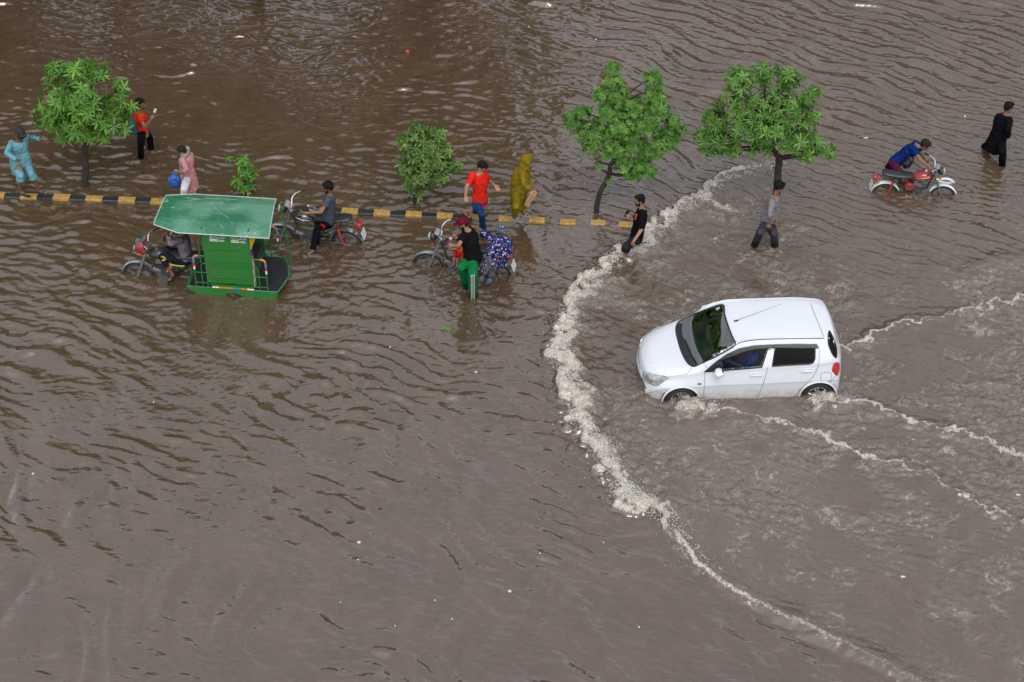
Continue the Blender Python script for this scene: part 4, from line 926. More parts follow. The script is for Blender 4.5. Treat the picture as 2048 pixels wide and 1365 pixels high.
# ---- rickshaw
green = mat('green_paint', (.010, .135, .016), .36, coat=.25, vscale=5, col2=(.035, .095, .022), lo=.50, hi=.72, rvar=.3); roofg = mat('roof_green', (.012, .15, .055), .35, var=.35, vscale=2.0, coat=.35)
tapes = [mat('tape_' + n, c, .5) for n, c in (('orange', (.55, .16, .04)), ('blue', (.03, .25, .4)), ('red', (.5, .02, .02)), ('white', (.65, .65, .6)))]
def roof_material():
    m = mat('roof_sheet', (.016, .17, .065), .33, coat=.5); t = m.node_tree; N = t.nodes.new; b = t.nodes['Principled BSDF']; tcn = N('ShaderNodeTexCoord')
    mp = N('ShaderNodeMapping'); mp.inputs['Scale'].default_value = (1, 2.2, 1); mp.inputs['Rotation'].default_value = (0, 0, .5); t.links.new(tcn.outputs['Object'], mp.inputs[0])
    n = N('ShaderNodeTexNoise'); n.inputs['Scale'].default_value = 4.2; n.inputs['Detail'].default_value = 12; n.inputs['Roughness'].default_value = .78; n.inputs['Distortion'].default_value = 1.2; t.links.new(mp.outputs[0], n.inputs[0])
    r = N('ShaderNodeMapRange'); r.inputs[1].default_value = .56; r.inputs[2].default_value = .72; t.links.new(n.outputs['Fac'], r.inputs[0])
    n2 = N('ShaderNodeTexNoise'); n2.inputs['Scale'].default_value = 1.1; n2.inputs['Detail'].default_value = 1; t.links.new(tcn.outputs['Object'], n2.inputs[0])
    r2 = N('ShaderNodeMapRange'); r2.inputs[1].default_value = .44; r2.inputs[2].default_value = .56; t.links.new(n2.outputs['Fac'], r2.inputs[0])
    x = N('ShaderNodeMix'); x.data_type = 'RGBA'; x.inputs['A'].default_value = (.018, .135, .060, 1); x.inputs['B'].default_value = (.085, .225, .145, 1); t.links.new(r2.outputs[0], x.inputs['Factor'])
    y = N('ShaderNodeMix'); y.data_type = 'RGBA'; y.inputs['B'].default_value = (.52, .62, .56, 1); t.links.new(x.outputs['Result'], y.inputs['A']); t.links.new(r.outputs[0], y.inputs['Factor']); t.links.new(y.outputs['Result'], b.inputs['Base Color']); return m
N0 = G(466, 590); ryaw = R(180 - 6.4); fwd = Vector((math.cos(ryaw), math.sin(ryaw), 0)); lft = Vector((-fwd.y, fwd.x, 0))
rc = N0 - lft * .52
rick = empty('rickshaw', (rc.x, rc.y, -.28), 'green motorcycle rickshaw with a sheeted flat roof, half sunk in the flood', 'rickshaw', None, ryaw)
# its motorcycle front
fa = G(278, 549); lf = Matrix.Rotation(-ryaw, 3, 'Z') @ (fa - rc)
bikeM = empty('motorcycle_front', (lf.x - .6 * 1.04, lf.y, -.01)); bikeM.parent = rick; bikeM.scale = (1.04,) * 3
bike_parts(bikeM, mat('tank_grey_black', (.022, .020, .020), .35, coat=.3, var=.4), white_f, rear=False, cowl=red_paint, tailr=False)
for ch in list(bikeM.children):       # the parts belong to the rickshaw itself
    ch.parent = rick; ch.matrix_basis = Matrix.Translation(bikeM.location) @ Matrix.Diagonal((1.04, 1.04, 1.04, 1)) @ ch.matrix_basis
bpy.data.objects.remove(bikeM)
b = MB(); b.loft([((.62, 0, .80), (0, .10, 0), (0, 0, .04)), ((.95, 0, .80), (0, .14, 0), (0, 0, .045)), ((1.2, 0, .79), (0, .09, 0), (0, 0, .04))], 16)
def prism(b, prof, y0, y1):
    n = len(prof); b.add([(x, y0, z) for x, z in prof] + [(x, y1, z) for x, z in prof], [tuple(range(n)), tuple(range(2 * n - 1, n - 1, -1))] + [(i, n + i, n + (i + 1) % n, (i + 1) % n) for i in range(n)])
sk = [(.88, .43), (.80, .34), (.42, .18), (.22, .14), (.18, .24), (.08, .335), (-.05, .355), (-.17, .31), (-.25, .20), (-.28, .12), (-.82, .14), (-.87, .43)]
for s_ in (1, -1):
    b = MB(); prism(b, sk, .53 * s_, .56 * s_); b.build('skirt', green, rick, smooth=False)
fl = [(.86, .40), (.90, .0), (.86, -.40), (.84, -.54), (-.80, -.54), (-.90, -.30), (-.98, 0), (-.93, .30), (-.86, .54), (.84, .54)]
b = MB(); n = len(fl); b.add([(x, y, .39) for x, y in fl] + [(x, y, .425) for x, y in fl], [tuple(range(n)), tuple(range(2 * n - 1, n - 1, -1))] + [(i, (i + 1) % n, n + (i + 1) % n, n + i) for i in range(n)]); b.build('floor', green, rick, smooth=False)
b = MB(); prism(b, [(-.78, .12), (-.82, .12), (-.86, .38), (-.78, .38)], -.5, .5); b.build('rear_step', green, rick, smooth=False)
ml = [(x * .975, y * .96) for x, y in fl]; ml = [(min(x, .82), y) for x, y in ml]
b = MB(); b.add([(x, y, .428) for x, y in ml] + [(x, y, .440) for x, y in ml], [tuple(range(n)), tuple(range(2 * n - 1, n - 1, -1))] + [(i, (i + 1) % n, n + (i + 1) % n, n + i) for i in range(n)])
b.build('floor_mat', mat('rubber_mat', (.020, .020, .024), .5, var=.6, vscale=6, bump=.5, bscale=40), rick, smooth=False)
b = MB(); b.tube([(x, y, .43) for x, y in fl + fl[:1]], .012, 6); b.build('floor_rim', mat('worn_green', (.10, .22, .13), .5, var=.7, vscale=12), rick)
for s_ in (1, -1):
    sp_ = MB(); sp_.box((.03, .505 * s_, 1.11), (.86, .018, 1.16)); side = sp_.build('side_panel', green, rick, bevel=.004)
    b = MB(); b.box((-.03, .528 * s_, .63), (.80, .012, .025)); b.box((-.03, .523 * s_, 1.02), (.80, .01, .02)); b.box((-.03, .523 * s_, .93), (.80, .01, .016)); b.box((-.03, .520 * s_, 1.30), (.80, .008, .01)); b.build('panel_rib', green, side)
    for k in range(4): b = MB(); b.box((.28 - k * .2, .522 * s_, .975), (.012, .008, .09)); b.build('panel_divider', green, side)
    b = MB(); prism(b, [(.37, .45), (-.43, .45), (-.43, .50), (.37, .50)], .50 * s_, .565 * s_); b.build('panel_sill', green, rick, smooth=False)
    for k, c in enumerate((3, 0, 0, 1, 0, 3)):
        b = MB(); b.box((.30 - k * .132, .570 * s_, .47), (.126, .012, .028)); b.build('reflective_tape', tapes[c], rick, smooth=False)
    # lettering: white hand-painted script over a boxed telephone line
    for x0 in ((.33, -.07) if s_ > 0 else (.33,)):
        b = MB(); random.seed(int(x0 * 100) + 7); y_ = .517 * s_
        pts = []
        for k in range(15):
            xx = x0 - k * .021; pts.append((xx, y_, 1.575 + (.022 if k % 4 == 1 else 0) + random.uniform(-.007, .008)))
        b.tube(spline(pts, 3), .0042, 5)
        for k in range(6): xx = x0 - random.uniform(.01, .28); b.tube([(xx, y_, 1.60), (xx, y_, 1.60 + random.uniform(.012, .03))], .004, 4)
        for k in range(7): b.box((x0 - .012 - k * .022, y_, 1.538), (.017, .004, .022))
        for k in range(7): b.box((x0 - .012 - k * .022, y_, 1.505), (.018, .004, .018))
        pts = [(x0 - .165 - k * .014, y_, 1.53 + random.uniform(-.008, .008)) for k in range(9)]; b.tube(spline(pts, 2), .004, 5)
        pts = [(x0 - .165 - k * .014, y_, 1.503 + random.uniform(-.006, .006)) for k in range(9)]; b.tube(spline(pts, 2), .004, 5)
        b.build('lettering', mat('white_lettering', (.7, .72, .68), .6), side, smooth=False)
    # hoops of tube, front and rear
    def hoop(pts, r=.013, nm='hand_rail', m_=green):
        b = MB(); b.tube(spline(pts, 5), r, 8); return b.build(nm, m_, rick)
    y = .52 * s_
    h1 = hoop([(.68, y, .44), (.68, y, .8), (.68, y, 1.08), (.64, y, 1.14), (.55, y, 1.15), (.46, y, 1.15)]); hoop([(.55, y, .44), (.55, y, .8), (.54, y, .93), (.50, y, .97), (.46, y, .97)], .011)
    for z in (.52, .76): b = MB(); b.tube([(.68, y, z), (.46, y, z)], .010, 6); b.build('rail_bar', green, rick)
    h2 = hoop([(-.68, y, .44), (-.68, y, .8), (-.68, y, 1.04), (-.64, y, 1.12), (-.55, y, 1.14), (-.40, y, 1.14)]); hoop([(-.53, y, .44), (-.53, y, .8), (-.52, y, .91), (-.48, y, .96), (-.40, y, .97)], .011)
    for z in (.50, .74): b = MB(); b.tube([(-.68, y, z), (-.40, y, z)], .010, 6); b.build('rail_bar', green, rick)
    for X in (.68, -.68):
        for c, z0, z1 in ((1, .99, 1.07), (2, .90, .985), (3, .83, .895)): b = MB(); b.tube([(X, y, z0), (X, y, z1)], .020, 8); b.build('reflective_tape', tapes[c], rick)
        b = MB(); sg = 1 if X > 0 else -1; b.tube([(X, y, 1.09), (X - .03 * sg, y, 1.135), (X - .10 * sg, y, 1.15)], .019, 8); b.build('reflective_tape', tapes[0], rick)
    for pts in ([(.46, .5 * s_, .44), (.46, .5 * s_, 1.78)], [(-.41, .5 * s_, .44), (-.41, .5 * s_, 1.78)], [(-.90, .48 * s_, .44), (-.86, .48 * s_, 1.25), (-.80, .48 * s_, 1.78)] if s_ < 0 else [(-.41, .45, 1.3), (-.41, .45, 1.78)], [(.46, .5 * s_, 1.55), (.52, .5 * s_, 1.58), (.55, .5 * s_, 1.5), (.55, .5 * s_, .98)]):
        b = MB(); b.tube(pts, .014, 8); b.build('roof_post', green, rick)
    if s_ < 0:
        for z in (.95, 1.25): b = MB(); b.tube([(-.41, y, z), (-.86, y, z)], .011, 6); b.build('rail_bar', green, rick)
    w_ = empty('rear_wheel', (-.04, .44 * s_, .25)); w_.parent = rick; b = MB(); b.torus((0, 0, 0), (0, 1, 0), .19, .055, 30, 8, 1.2); b.build('tyre', rubber, w_)
    b = MB(); b.torus((0, .04 * s_, 0), (0, 1, 0), .13, .02, 26, 6); b.tube([(0, -.03, 0), (0, .03, 0)], .11, 20); b.build('rim', alloy, w_)
# benches and seat backs
bench_m = mat('bench_vinyl', (.03, .03, .035), .5); yel = mat('yellow_vinyl', (.75, .45, .02), .45); cream = mat('cream_vinyl', (.55, .50, .36), .55, var=.5, vscale=10); blu = mat('blue_vinyl', (.02, .02, .22), .45)
for X, s_ in ((.16, 1), (-.12, -1)):
    b = MB(); b.box((X + .12 * s_, 0, .72), (.34, .98, .10)); b.build('bench', bench_m, rick, bevel=.02)
    b = MB(); b.box((X + .12 * s_, 0, .55), (.30, .96, .24)); b.build('bench_box', green, rick, smooth=False)
b = MB(); b.box((.02, 0, 1.15), (.06, .98, .75)); b.build('bench_back', bench_m, rick, bevel=.02)
b = MB(); b.box((-.425, .27, 1.50), (.02, .44, .30)); b.build('rear_board', yel, rick, smooth=False)
b = MB(); b.box((-.425, .44, .72), (.02, .12, .52)); b.build('rear_trim', cream, rick, smooth=False)
b = MB(); b.box((-.425, .45, 1.27), (.02, .10, .10)); b.build('rear_trim', blu, rick, smooth=False)
b = MB(); b.box((-.425, .45, 1.17), (.02, .10, .06)); b.build('rear_trim', mat('red_vinyl', (.45, .03, .02), .5), rick, smooth=False)
b = MB(); b.box((-.425, .45, 1.07), (.02, .10, .11)); b.build('rear_trim', cream, rick, smooth=False)
# roof: flat middle, sides bent down, cut-in front corners
def rz(x, y): return 1.80 - .010 * max(0, x) - (max(0, abs(y) - .36) * .30)
rx = [-.82, -.6, -.3, 0, .3, .6, .88, 1.05, 1.20, 1.36]; ryf = lambda x: .62 if x <= .88 else .62 - (x - .88) / .48 * .15
vs = []; ncol = 9
for i_, x in enumerate(rx):
    for k in range(ncol): q = -1 + 2 * k / (ncol - 1); y = q * ryf(x); vs.append((x + (.12 * (.62 - y) / 1.24 if i_ == 0 else .08 * (.62 - y) / 1.24 if i_ == 1 else 0), y, rz(x, y)))
V2 = [(a, b__, c - .018) for a, b__, c in vs]; nn = len(vs); fs = []
for i in range(len(rx) - 1):
    for k in range(ncol - 1): p = i * ncol + k; fs += [(p, p + 1, p + ncol + 1, p + ncol), (nn + p, nn + p + ncol, nn + p + ncol + 1, nn + p + 1)]
bd = [i * ncol for i in range(len(rx))] + [(len(rx) - 1) * ncol + k for k in range(1, ncol)] + [i * ncol + ncol - 1 for i in range(len(rx) - 2, -1, -1)] + [k for k in range(ncol - 2, 0, -1)]
for i in range(len(bd)): a, c = bd[i], bd[(i + 1) % len(bd)]; fs.append((a, c, nn + c, nn + a))
b = MB(); b.add(vs + V2, fs); roof = b.build('roof', roof_material(), rick, smooth=False)
b = MB(); b.tube([Vector(vs[i]) for i in bd + bd[:1]], .011, 6); b.build('roof_edging', mat('edging', (.42, .50, .44), .4, metal=.3), roof)
b = MB()
for pts in ([(.42, -.25), (.30, -.05), (.10, .12), (.02, .2)], [(-.35, .28), (-.55, .36)], [(.9, -.3), (.5, -.42), (0, -.44)]): b.tube(spline([(x, y, rz(x, y) + .004) for x, y in pts], 4), [.003] * 0 or .0035, 4)
b.build('sheet_crease', mat('crease_white', (.28, .42, .34), .5), roof)
for s_ in (1, -1):
    b = MB(); b.tube(spline([(1.28, .10 * s_, 1.05), (1.24, .24 * s_, 1.18), (1.24, .34 * s_, 1.32)], 4), .007, 6); m_ = b.build('mirror_stem', chromem, rick); b = MB(); b.ell((1.24, .36 * s_, 1.35), (Vector((.02, 0, 0)), Vector((0, .07, 0)), Vector((0, 0, .045)))); b.build('mirror', black_m, m_)
# ---- kerb
kc = [-134, -70, -6, 59, 124, 189, 255, 319, 383, 447, 511, 572, 636, 700, 765, 828, 890, 952, 1013, 1074, 1136, 1197, 1251, 1315, 1380, 1450]
def ky(px): return np.interp(px, [-200, 0, 316, 560, 700, 888, 1135, 1250, 1500], [383, 393, 405, 417, 425, 434, 445, 450, 461])
km = [mat('kerb_yellow', (.46, .28, .07), .55, var=.5, vscale=14, bump=.6, bscale=50, rvar=.3), mat('kerb_black', (.022, .022, .024), .4, var=.4, vscale=12, bump=.6, bscale=50)]
b = MB(); random.seed(4)
for i in range(len(kc) - 1):
    for j, (p0, p1) in enumerate(((kc[i] - (kc[i] - kc[i - 1 if i else 0] if i else 64) * .26, kc[i] + (kc[i + 1] - kc[i]) * .26), (kc[i] + (kc[i + 1] - kc[i]) * .26, kc[i + 1] - (kc[i + 1] - kc[i]) * .26))):
        a, c = G(p0, ky(p0)), G(p1, ky(p1)); d = (c - a).normalized(); n_ = Vector((-d.y, d.x, 0)); a = a + d * .004; c = c - d * .004
        sink = float(np.interp((p0 + p1) / 2, [0, 850, 1000, 1262, 1300], [.065, .06, .045, .035, -.05])) - (.09 if j and p0 > 960 else .018 if j else 0) + random.uniform(-.006, .006)
        b.mi = j; w = .085; pr = [(-w, -.3), (-w, sink - .02), (-w + .02, sink), (w - .02, sink), (w, sink - .02), (w, -.3)]; k_ = len(pr); jit = random.uniform(-.008, .008)
        vs = [a + n_ * (u + jit) + Vector((0, 0, z)) for u, z in pr] + [c + n_ * (u + jit) + Vector((0, 0, z)) for u, z in pr]
        b.add(vs, [tuple(range(k_)), tuple(range(2 * k_ - 1, k_ - 1, -1))] + [(q, k_ + q, k_ + (q + 1) % k_, (q + 1) % k_) for q in range(k_)])
tag(b.build('kerb', km, smooth=False), kind='structure')
# ================================================================== PEOPLE
_skin = {}
def skin(k):
    cols = dict(m=(.20, .10, .055), l=(.30, .16, .10), d=(.13, .065, .038))
    if k not in _skin: _skin[k] = mat('skin_' + k, cols[k], .5, var=.15, vscale=12, spec=.4)
    return _skin[k]
hair_m = mat('hair_black', (.006, .005, .004), .7, bump=.6, bscale=80, spec=.15); hair_b = mat('hair_brown', (.022, .012, .008), .7, bump=.6, bscale=80, spec=.15); eye_m = mat('eye_dark', (.012, .01, .01), .2); sandal_m = mat('sandal_black', (.012, .012, .013), .5)
_tex = bpy.data.textures.new('folds', 'CLOUDS'); _tex.noise_scale = .075; _tex.noise_depth = 3
_tex2 = bpy.data.textures.new('hair_tufts', 'CLOUDS'); _tex2.noise_scale = .03
def blob(name, mb, m, parent, vox=.010, smooth=4, fold=0.0, tex=None):
    """closed solids -> one continuous surface"""
    me = mb.mesh(name, False); o = bpy.data.objects.new(name, me); COL.objects.link(o)
    r = o.modifiers.new('r', 'REMESH'); r.mode = 'VOXEL'; r.voxel_size = vox
    if smooth: q = o.modifiers.new('s', 'SMOOTH'); q.iterations = smooth; q.factor = .5
    if fold: d = o.modifiers.new('d', 'DISPLACE'); d.texture = tex or _tex; d.texture_coords = 'LOCAL'; d.strength = fold * 1.5; d.mid_level = .5
    dg = bpy.context.evaluated_depsgraph_get(); me2 = bpy.data.meshes.new_from_object(o.evaluated_get(dg)); me2.name = name
    bpy.data.objects.remove(o); bpy.data.meshes.remove(me)
    me2.polygons.foreach_set('use_smooth', [True] * len(me2.polygons)); me2.materials.clear()
    return link_mesh(name, me2, m, parent, world=True)
LEN = dict(S=.19, E=.285, W=.25, F=.15, K=.43, A=.41, T=.20, N=.50, H=.19)
class Fig: pass
def person(label, crop, base, J, head_dir, sk='m', sc=1.0, z0=0.0, yoff=0.0, M=None, group=None, wade=''):
    """J: joint -> (cx, cy, depth m or '+'/'-'); crop = (ox, oy, scale)"""
    c2 = (lambda x, y: (crop[0] + x / crop[2], crop[1] + y / crop[2])) if crop else None
    f = Fig(); f.sc = sc; f.crop = crop; P = {}
    if M is None:
        gp = G(*c2(*base), z0); yb = gp.y + yoff; f.yb = yb; f.c2 = c2
        par = dict(N='P', H='N', Sa='N', Sb='N', Ea='Sa', Eb='Sb', Wa='Ea', Wb='Eb', Fa='Wa', Fb='Wb', Ka='Ha', Kb='Hb', Aa='Ka', Ab='Kb', Ta='Aa', Tb='Ab')
        def get(k):
            x, y, d = J[k]
            if k[0] in 'AT' and len(k) == 2 and k[1] in wade:      # standing in the flood: the foot is on the road below
                if k[0] == 'A': q_ = G(*c2(x, min(y, base[1] + 40))); P[k] = Vector((q_.x, q_.y, -.19)); return
                P[k] = P['A' + k[1]] + Vector((head_dir[0], head_dir[1], 0)).normalized() * .19 * sc - Vector((0, 0, .04)); return
            px, py = c2(x, y)
            if not isinstance(d, str): P[k] = PY(px, py, yb + d); return
            q = P[par[k]]; Lg = LEN[k[0]] * sc; r = ray(px, py).normalized(); o = Vector((0, 0, CAM_H)); t0 = (q - o).dot(r); h2 = Lg * Lg - (o + r * t0 - q).length_squared
            P[k] = o + r * (t0 + (math.sqrt(h2) if h2 > 0 else 0) * (1 if d == '+' else -1))
        for k in ('P', 'N', 'H', 'Sa', 'Sb'): get(k)
        sd = (P['Sb'] - P['Sa']).normalized(); upv = (P['N'] - P['P']).normalized(); sd = (sd - upv * sd.dot(upv)).normalized()
        if 'hipdir' in J: sd2 = Vector(J['hipdir']).normalized()
        else: sd2 = sd
        P['Ha'] = P['P'] - sd2 * .09 * sc - upv * .03; P['Hb'] = P['P'] + sd2 * .09 * sc - upv * .03
        for k in ('Ea', 'Wa', 'Fa', 'Eb', 'Wb', 'Fb', 'Ka', 'Aa', 'Ta', 'Kb', 'Ab', 'Tb'): get(k)
        loc = gp
    else:
        P = {k: M @ Vector(v) for k, v in J.items() if k != 'hipdir'}
        sd = (P['Sb'] - P['Sa']).normalized(); upv = (P['N'] - P['P']).normalized(); sd = (sd - upv * sd.dot(upv)).normalized(); sd2 = sd
        P['Ha'] = P['P'] - sd * .09 * sc; P['Hb'] = P['P'] + sd * .09 * sc; loc = P['P']; f.yb = loc.y
    f.P = P; f.sd = sd; f.sd2 = sd2; f.up = upv; fw = upv.cross(sd)
    Fd = Vector(head_dir).normalized()
    if fw.dot(Fd) < 0: fw = -fw
    f.fw = fw; f.Fd = Fd
    root = empty('person', loc, label, 'person', group); f.root = root
    hu = (P['H'] - P['N']).normalized(); hu = (hu * .6 + Vector((0, 0, .4)) - Fd * (hu * .6 + Vector((0, 0, .4))).dot(Fd)).normalized(); hs_ = hu.cross(Fd).normalized(); f.hu = hu; f.hs = hs_
    H = P['H']; f.H = H
    b = MB()
    b.loft([(P['P'] - upv * .07 * sc, sd2 * .10 * sc, fw * .07 * sc), (P['P'], sd2 * .15 * sc, fw * .10 * sc), (P['P'].lerp(P['N'], .4), sd * .125 * sc, fw * .09 * sc), (P['P'].lerp(P['N'], .75), sd * .15 * sc, fw * .10 * sc), (P['P'].lerp(P['N'], .93), sd * .14 * sc, fw * .07 * sc), (P['N'] + upv * .01, sd * .055 * sc, fw * .055 * sc)], 24)
    b.cap(P['N'] - upv * .03, H - hu * .04 * sc, .053 * sc, .05 * sc)
    b.ell(H + hu * .022 * sc - Fd * .008 * sc, (Fd * .094 * sc, hs_ * .073 * sc, hu * .092 * sc), 20, 14)
    b.ell(H - hu * .052 * sc + Fd * .024 * sc, (Fd * .060 * sc, hs_ * .052 * sc, hu * .058 * sc), 16, 10)
    b.cap(H + hu * .012 * sc + Fd * .082 * sc, H - hu * .022 * sc + Fd * .102 * sc, .008 * sc, .014 * sc, 8)
    b.cap(H - hu * .058 * sc + Fd * .078 * sc - hs_ * .016 * sc, H - hu * .058 * sc + Fd * .078 * sc + hs_ * .016 * sc, .009 * sc, .009 * sc, 6)
    for s_ in (-1, 1):
        b.ell(H - hu * .005 * sc + hs_ * s_ * .074 * sc - Fd * .005 * sc, (Fd * .018 * sc, hs_ * .010 * sc, hu * .03 * sc), 10, 8)
    for q in 'ab':
        S, E, W, Fg = P['S' + q], P['E' + q], P['W' + q], P['F' + q]; sg = -1 if q == 'a' else 1
        b.cap(P['N'] - upv * .05 * sc, S, .05 * sc, .052 * sc); b.cap(S, E, .047 * sc, .039 * sc); b.cap(E, W, .038 * sc, .026 * sc)
        hd = (Fg - W).normalized() if (Fg - W).length > .02 else (W - E).normalized(); W2 = W + hd * .012
        nrm = hd.cross((W - E).normalized()); nrm = nrm if nrm.length > .2 else hd.cross(Vector((0, 0, 1))); nrm = nrm.normalized() if nrm.length > .1 else Vector((0, 1, 0)); ac = nrm.cross(hd).normalized()
        b.ell(W2 + hd * .045 * sc, (hd * .052 * sc, nrm * .040 * sc, ac * .017 * sc), 12, 8)
        for k in range(4):
            o_ = W2 + hd * (.075 + (.006 if k in (1, 2) else 0)) * sc + nrm * (-.030 + .020 * k) * sc; l1 = (.045, .050, .047, .036)[k] * sc
            m1 = o_ + (hd * .88 - ac * .3 + nrm * (k - 1.5) * .08) * l1; m2 = m1 + (hd * .55 - ac * .75) * l1 * .85
            b.cap(o_ - hd * .02, m1, .0098 * sc, .0090 * sc, 6); b.cap(m1, m2, .0090 * sc, .0076 * sc, 6)
        t0_ = W2 + hd * .02 * sc - nrm * .032 * sc; t1_ = t0_ + (hd * .55 - nrm * .7 - ac * .2) * .038 * sc; b.cap(t0_, t1_, .012 * sc, .0105 * sc, 6); b.cap(t1_, t1_ + (hd * .8 - ac * .4) * .026 * sc, .0105 * sc, .008 * sc, 6)
        Hp, K, A, T = P['H' + q], P['K' + q], P['A' + q], P['T' + q]
        b.cap(Hp, K, .078 * sc, .054 * sc); b.cap(K, K.lerp(A, .35), .052 * sc, .052 * sc); b.cap(K.lerp(A, .3), A, .052 * sc, .034 * sc)
        ft = (T - A).normalized() if (T - A).length > .03 else Vector((Fd.x, Fd.y, 0)).normalized()
        b.cap(A - ft * .02 - Vector((0, 0, .035 * sc)), A + ft * .15 * sc - Vector((0, 0, .045 * sc)), .034 * sc, .028 * sc); b.cap(A, A - Vector((0, 0, .03 * sc)), .034 * sc, .034 * sc)
    f.body = blob('body', b, skin(sk), root, .0085, 2)
    for s_ in (-1, 1):
        b = MB(); b.ell(H + hu * .010 * sc + Fd * .084 * sc + hs_ * s_ * .030 * sc, (Fd * .010 * sc, hs_ * .014 * sc, hu * .008 * sc), 8, 6); b.build('eye', eye_m, root, world=True)
    f.lens = {k: round((P[k] - P[v]).length / sc, 2) for k, v in dict(N='P', H='N', Sa='N', Sb='N', Ea='Sa', Eb='Sb', Wa='Ea', Wb='Eb', Ka='Ha', Kb='Hb', Aa='Ka', Ab='Kb').items()}
    print('FIG', label[:40], f.lens)
    return f
def hair(f, m=None, vol=1.0, length=0.0, front=.0):
    H, Fd, hu, hs_, sc = f.H, f.Fd, f.hu, f.hs, f.sc; b = MB()
    b.ell(H + hu * .040 * sc - Fd * .022 * sc, (Fd * .093 * sc * vol, hs_ * .083 * sc * vol, hu * .088 * sc * vol), 20, 12)
    b.ell(H + hu * .085 * sc + Fd * .035 * sc, (Fd * .058 * sc, hs_ * .062 * sc, hu * .034 * sc * vol), 16, 8)
    b.ell(H - Fd * .045 * sc - hu * .02 * sc, (Fd * .055 * sc, hs_ * .070 * sc, hu * (.06 + length) * sc), 16, 10)
    return blob('hair', b, m or hair_m, f.root, .008, 2, .012, _tex2)
def beard(f):
    H, Fd, hu, hs_, sc = f.H, f.Fd, f.hu, f.hs, f.sc; b = MB()
    b.ell(H - hu * .078 * sc + Fd * .038 * sc, (Fd * .060 * sc, hs_ * .058 * sc, hu * .045 * sc), 16, 10)
    for s_ in (-1, 1): b.cap(H - hu * .07 * sc + Fd * .03 * sc + hs_ * s_ * .052 * sc, H - hu * .01 * sc + hs_ * s_ * .068 * sc + Fd * .012 * sc, .018 * sc, .012 * sc, 8)
    b.cap(H - hu * .036 * sc + Fd * .092 * sc - hs_ * .025 * sc, H - hu * .036 * sc + Fd * .092 * sc + hs_ * .025 * sc, .006 * sc, .006 * sc, 6)
    return blob('beard', b, hair_m, f.root, .007, 1)
def cap_hat(f, m, brim=1):
    H, Fd, hu, hs_, sc = f.H, f.Fd, f.hu, f.hs, f.sc; b = MB()
    b.ell(H + hu * .055 * sc - Fd * .008 * sc, (Fd * .108 * sc, hs_ * .088 * sc, hu * .078 * sc), 20, 12); b.ell(H + hu * .03 * sc - Fd * .04, (Fd * .08 * sc, hs_ * .08 * sc, hu * .06 * sc))
    q = brim; b.loft([(H + hu * .050 * sc + Fd * q * .05 * sc, hs_ * .080 * sc, hu * .012 * sc), (H + hu * .045 * sc + Fd * q * .12 * sc, hs_ * .072 * sc, hu * .009 * sc), (H + hu * .030 * sc + Fd * q * .175 * sc, hs_ * .035 * sc, hu * .007 * sc)], 16)
    return blob('cap', b, m, f.root, .008, 2)
def top(f, m, sleeve=.55, hem=.10, fat=1.0, name='shirt', fold=.016, flare=1.0):
    """sleeve: 0..1 upper arm, 1..2 forearm"""
    P, sd, fw, up, sc = f.P, f.sd, f.fw, f.up, f.sc; b = MB(); g = fat; pv = P['P']; N_ = P['N']; sd2 = f.sd2
    b.loft([(pv - up * hem * sc, sd2 * .175 * sc * g * flare, fw * .125 * sc * g * flare, 1), (pv, sd2 * .172 * sc * g, fw * .12 * sc * g, .6), (pv.lerp(N_, .35), sd * .155 * sc * g, fw * .115 * sc * g, .3), (pv.lerp(N_, .7), sd * .185 * sc * g, fw * .125 * sc * g, 0), (pv.lerp(N_, .90), sd * .175 * sc, fw * .10 * sc, 0), (N_ - up * .0 * sc, sd * .075 * sc, fw * .068 * sc, 0)], 28, .05, 5)
    for q in 'ab':
        S, E, W = P['S' + q], P['E' + q], P['W' + q]
        b.cap(N_.lerp(S, .35) - up * .055 * sc, S - up * .012 * sc, .062 * sc, .066 * sc)
        if sleeve <= 1: e = S.lerp(E, sleeve); b.tube([S, S.lerp(e, .5), e], [.066 * sc * g, .066 * sc * g, .064 * sc * g], 12); b.cap(S, S.lerp(e, .3), .066 * sc)
        else:
            b.cap(S, E, .066 * sc * g, .056 * sc * g); e = E.lerp(W, min(sleeve - 1, .97)); b.tube([E, E.lerp(e, .5), e], [.056 * sc * g, .052 * sc * g, .046 * sc * g], 12)
    f.top_mb = b; return b
def wear(f, b, m, name='shirt', fold=.018): return blob(name, b, m, f.root, .011, 3, fold)
def trousers(f, m, frac=1.0, loose=1.0, name='trousers', fold=.014, frac_b=None, cuff=None):
    P, sc, fw = f.P, f.sc, f.fw; b = MB()
    b.loft([(P['P'] + f.up * .03 * sc, f.sd2 * .155 * sc, fw * .112 * sc), (P['P'] - f.up * .05 * sc, f.sd2 * .165 * sc, fw * .12 * sc), (P['P'] - f.up * .11 * sc, f.sd2 * .14 * sc, fw * .10 * sc)], 24)
    for q in 'ab':
        H, K, A = P['H' + q], P['K' + q], P['A' + q]; fr = frac if q == 'a' or frac_b is None else frac_b
        b.cap(H, K, .094 * sc * loose, .072 * sc * loose); e = K.lerp(A, fr); c_ = (cuff or .062) * sc * loose
        b.tube([K.lerp(H, .02), K.lerp(e, .5), e], [.070 * sc * loose, (.070 * sc * loose + c_) / 2, c_], 14)
    return blob(name, b, m, f.root, .011, 3, fold)
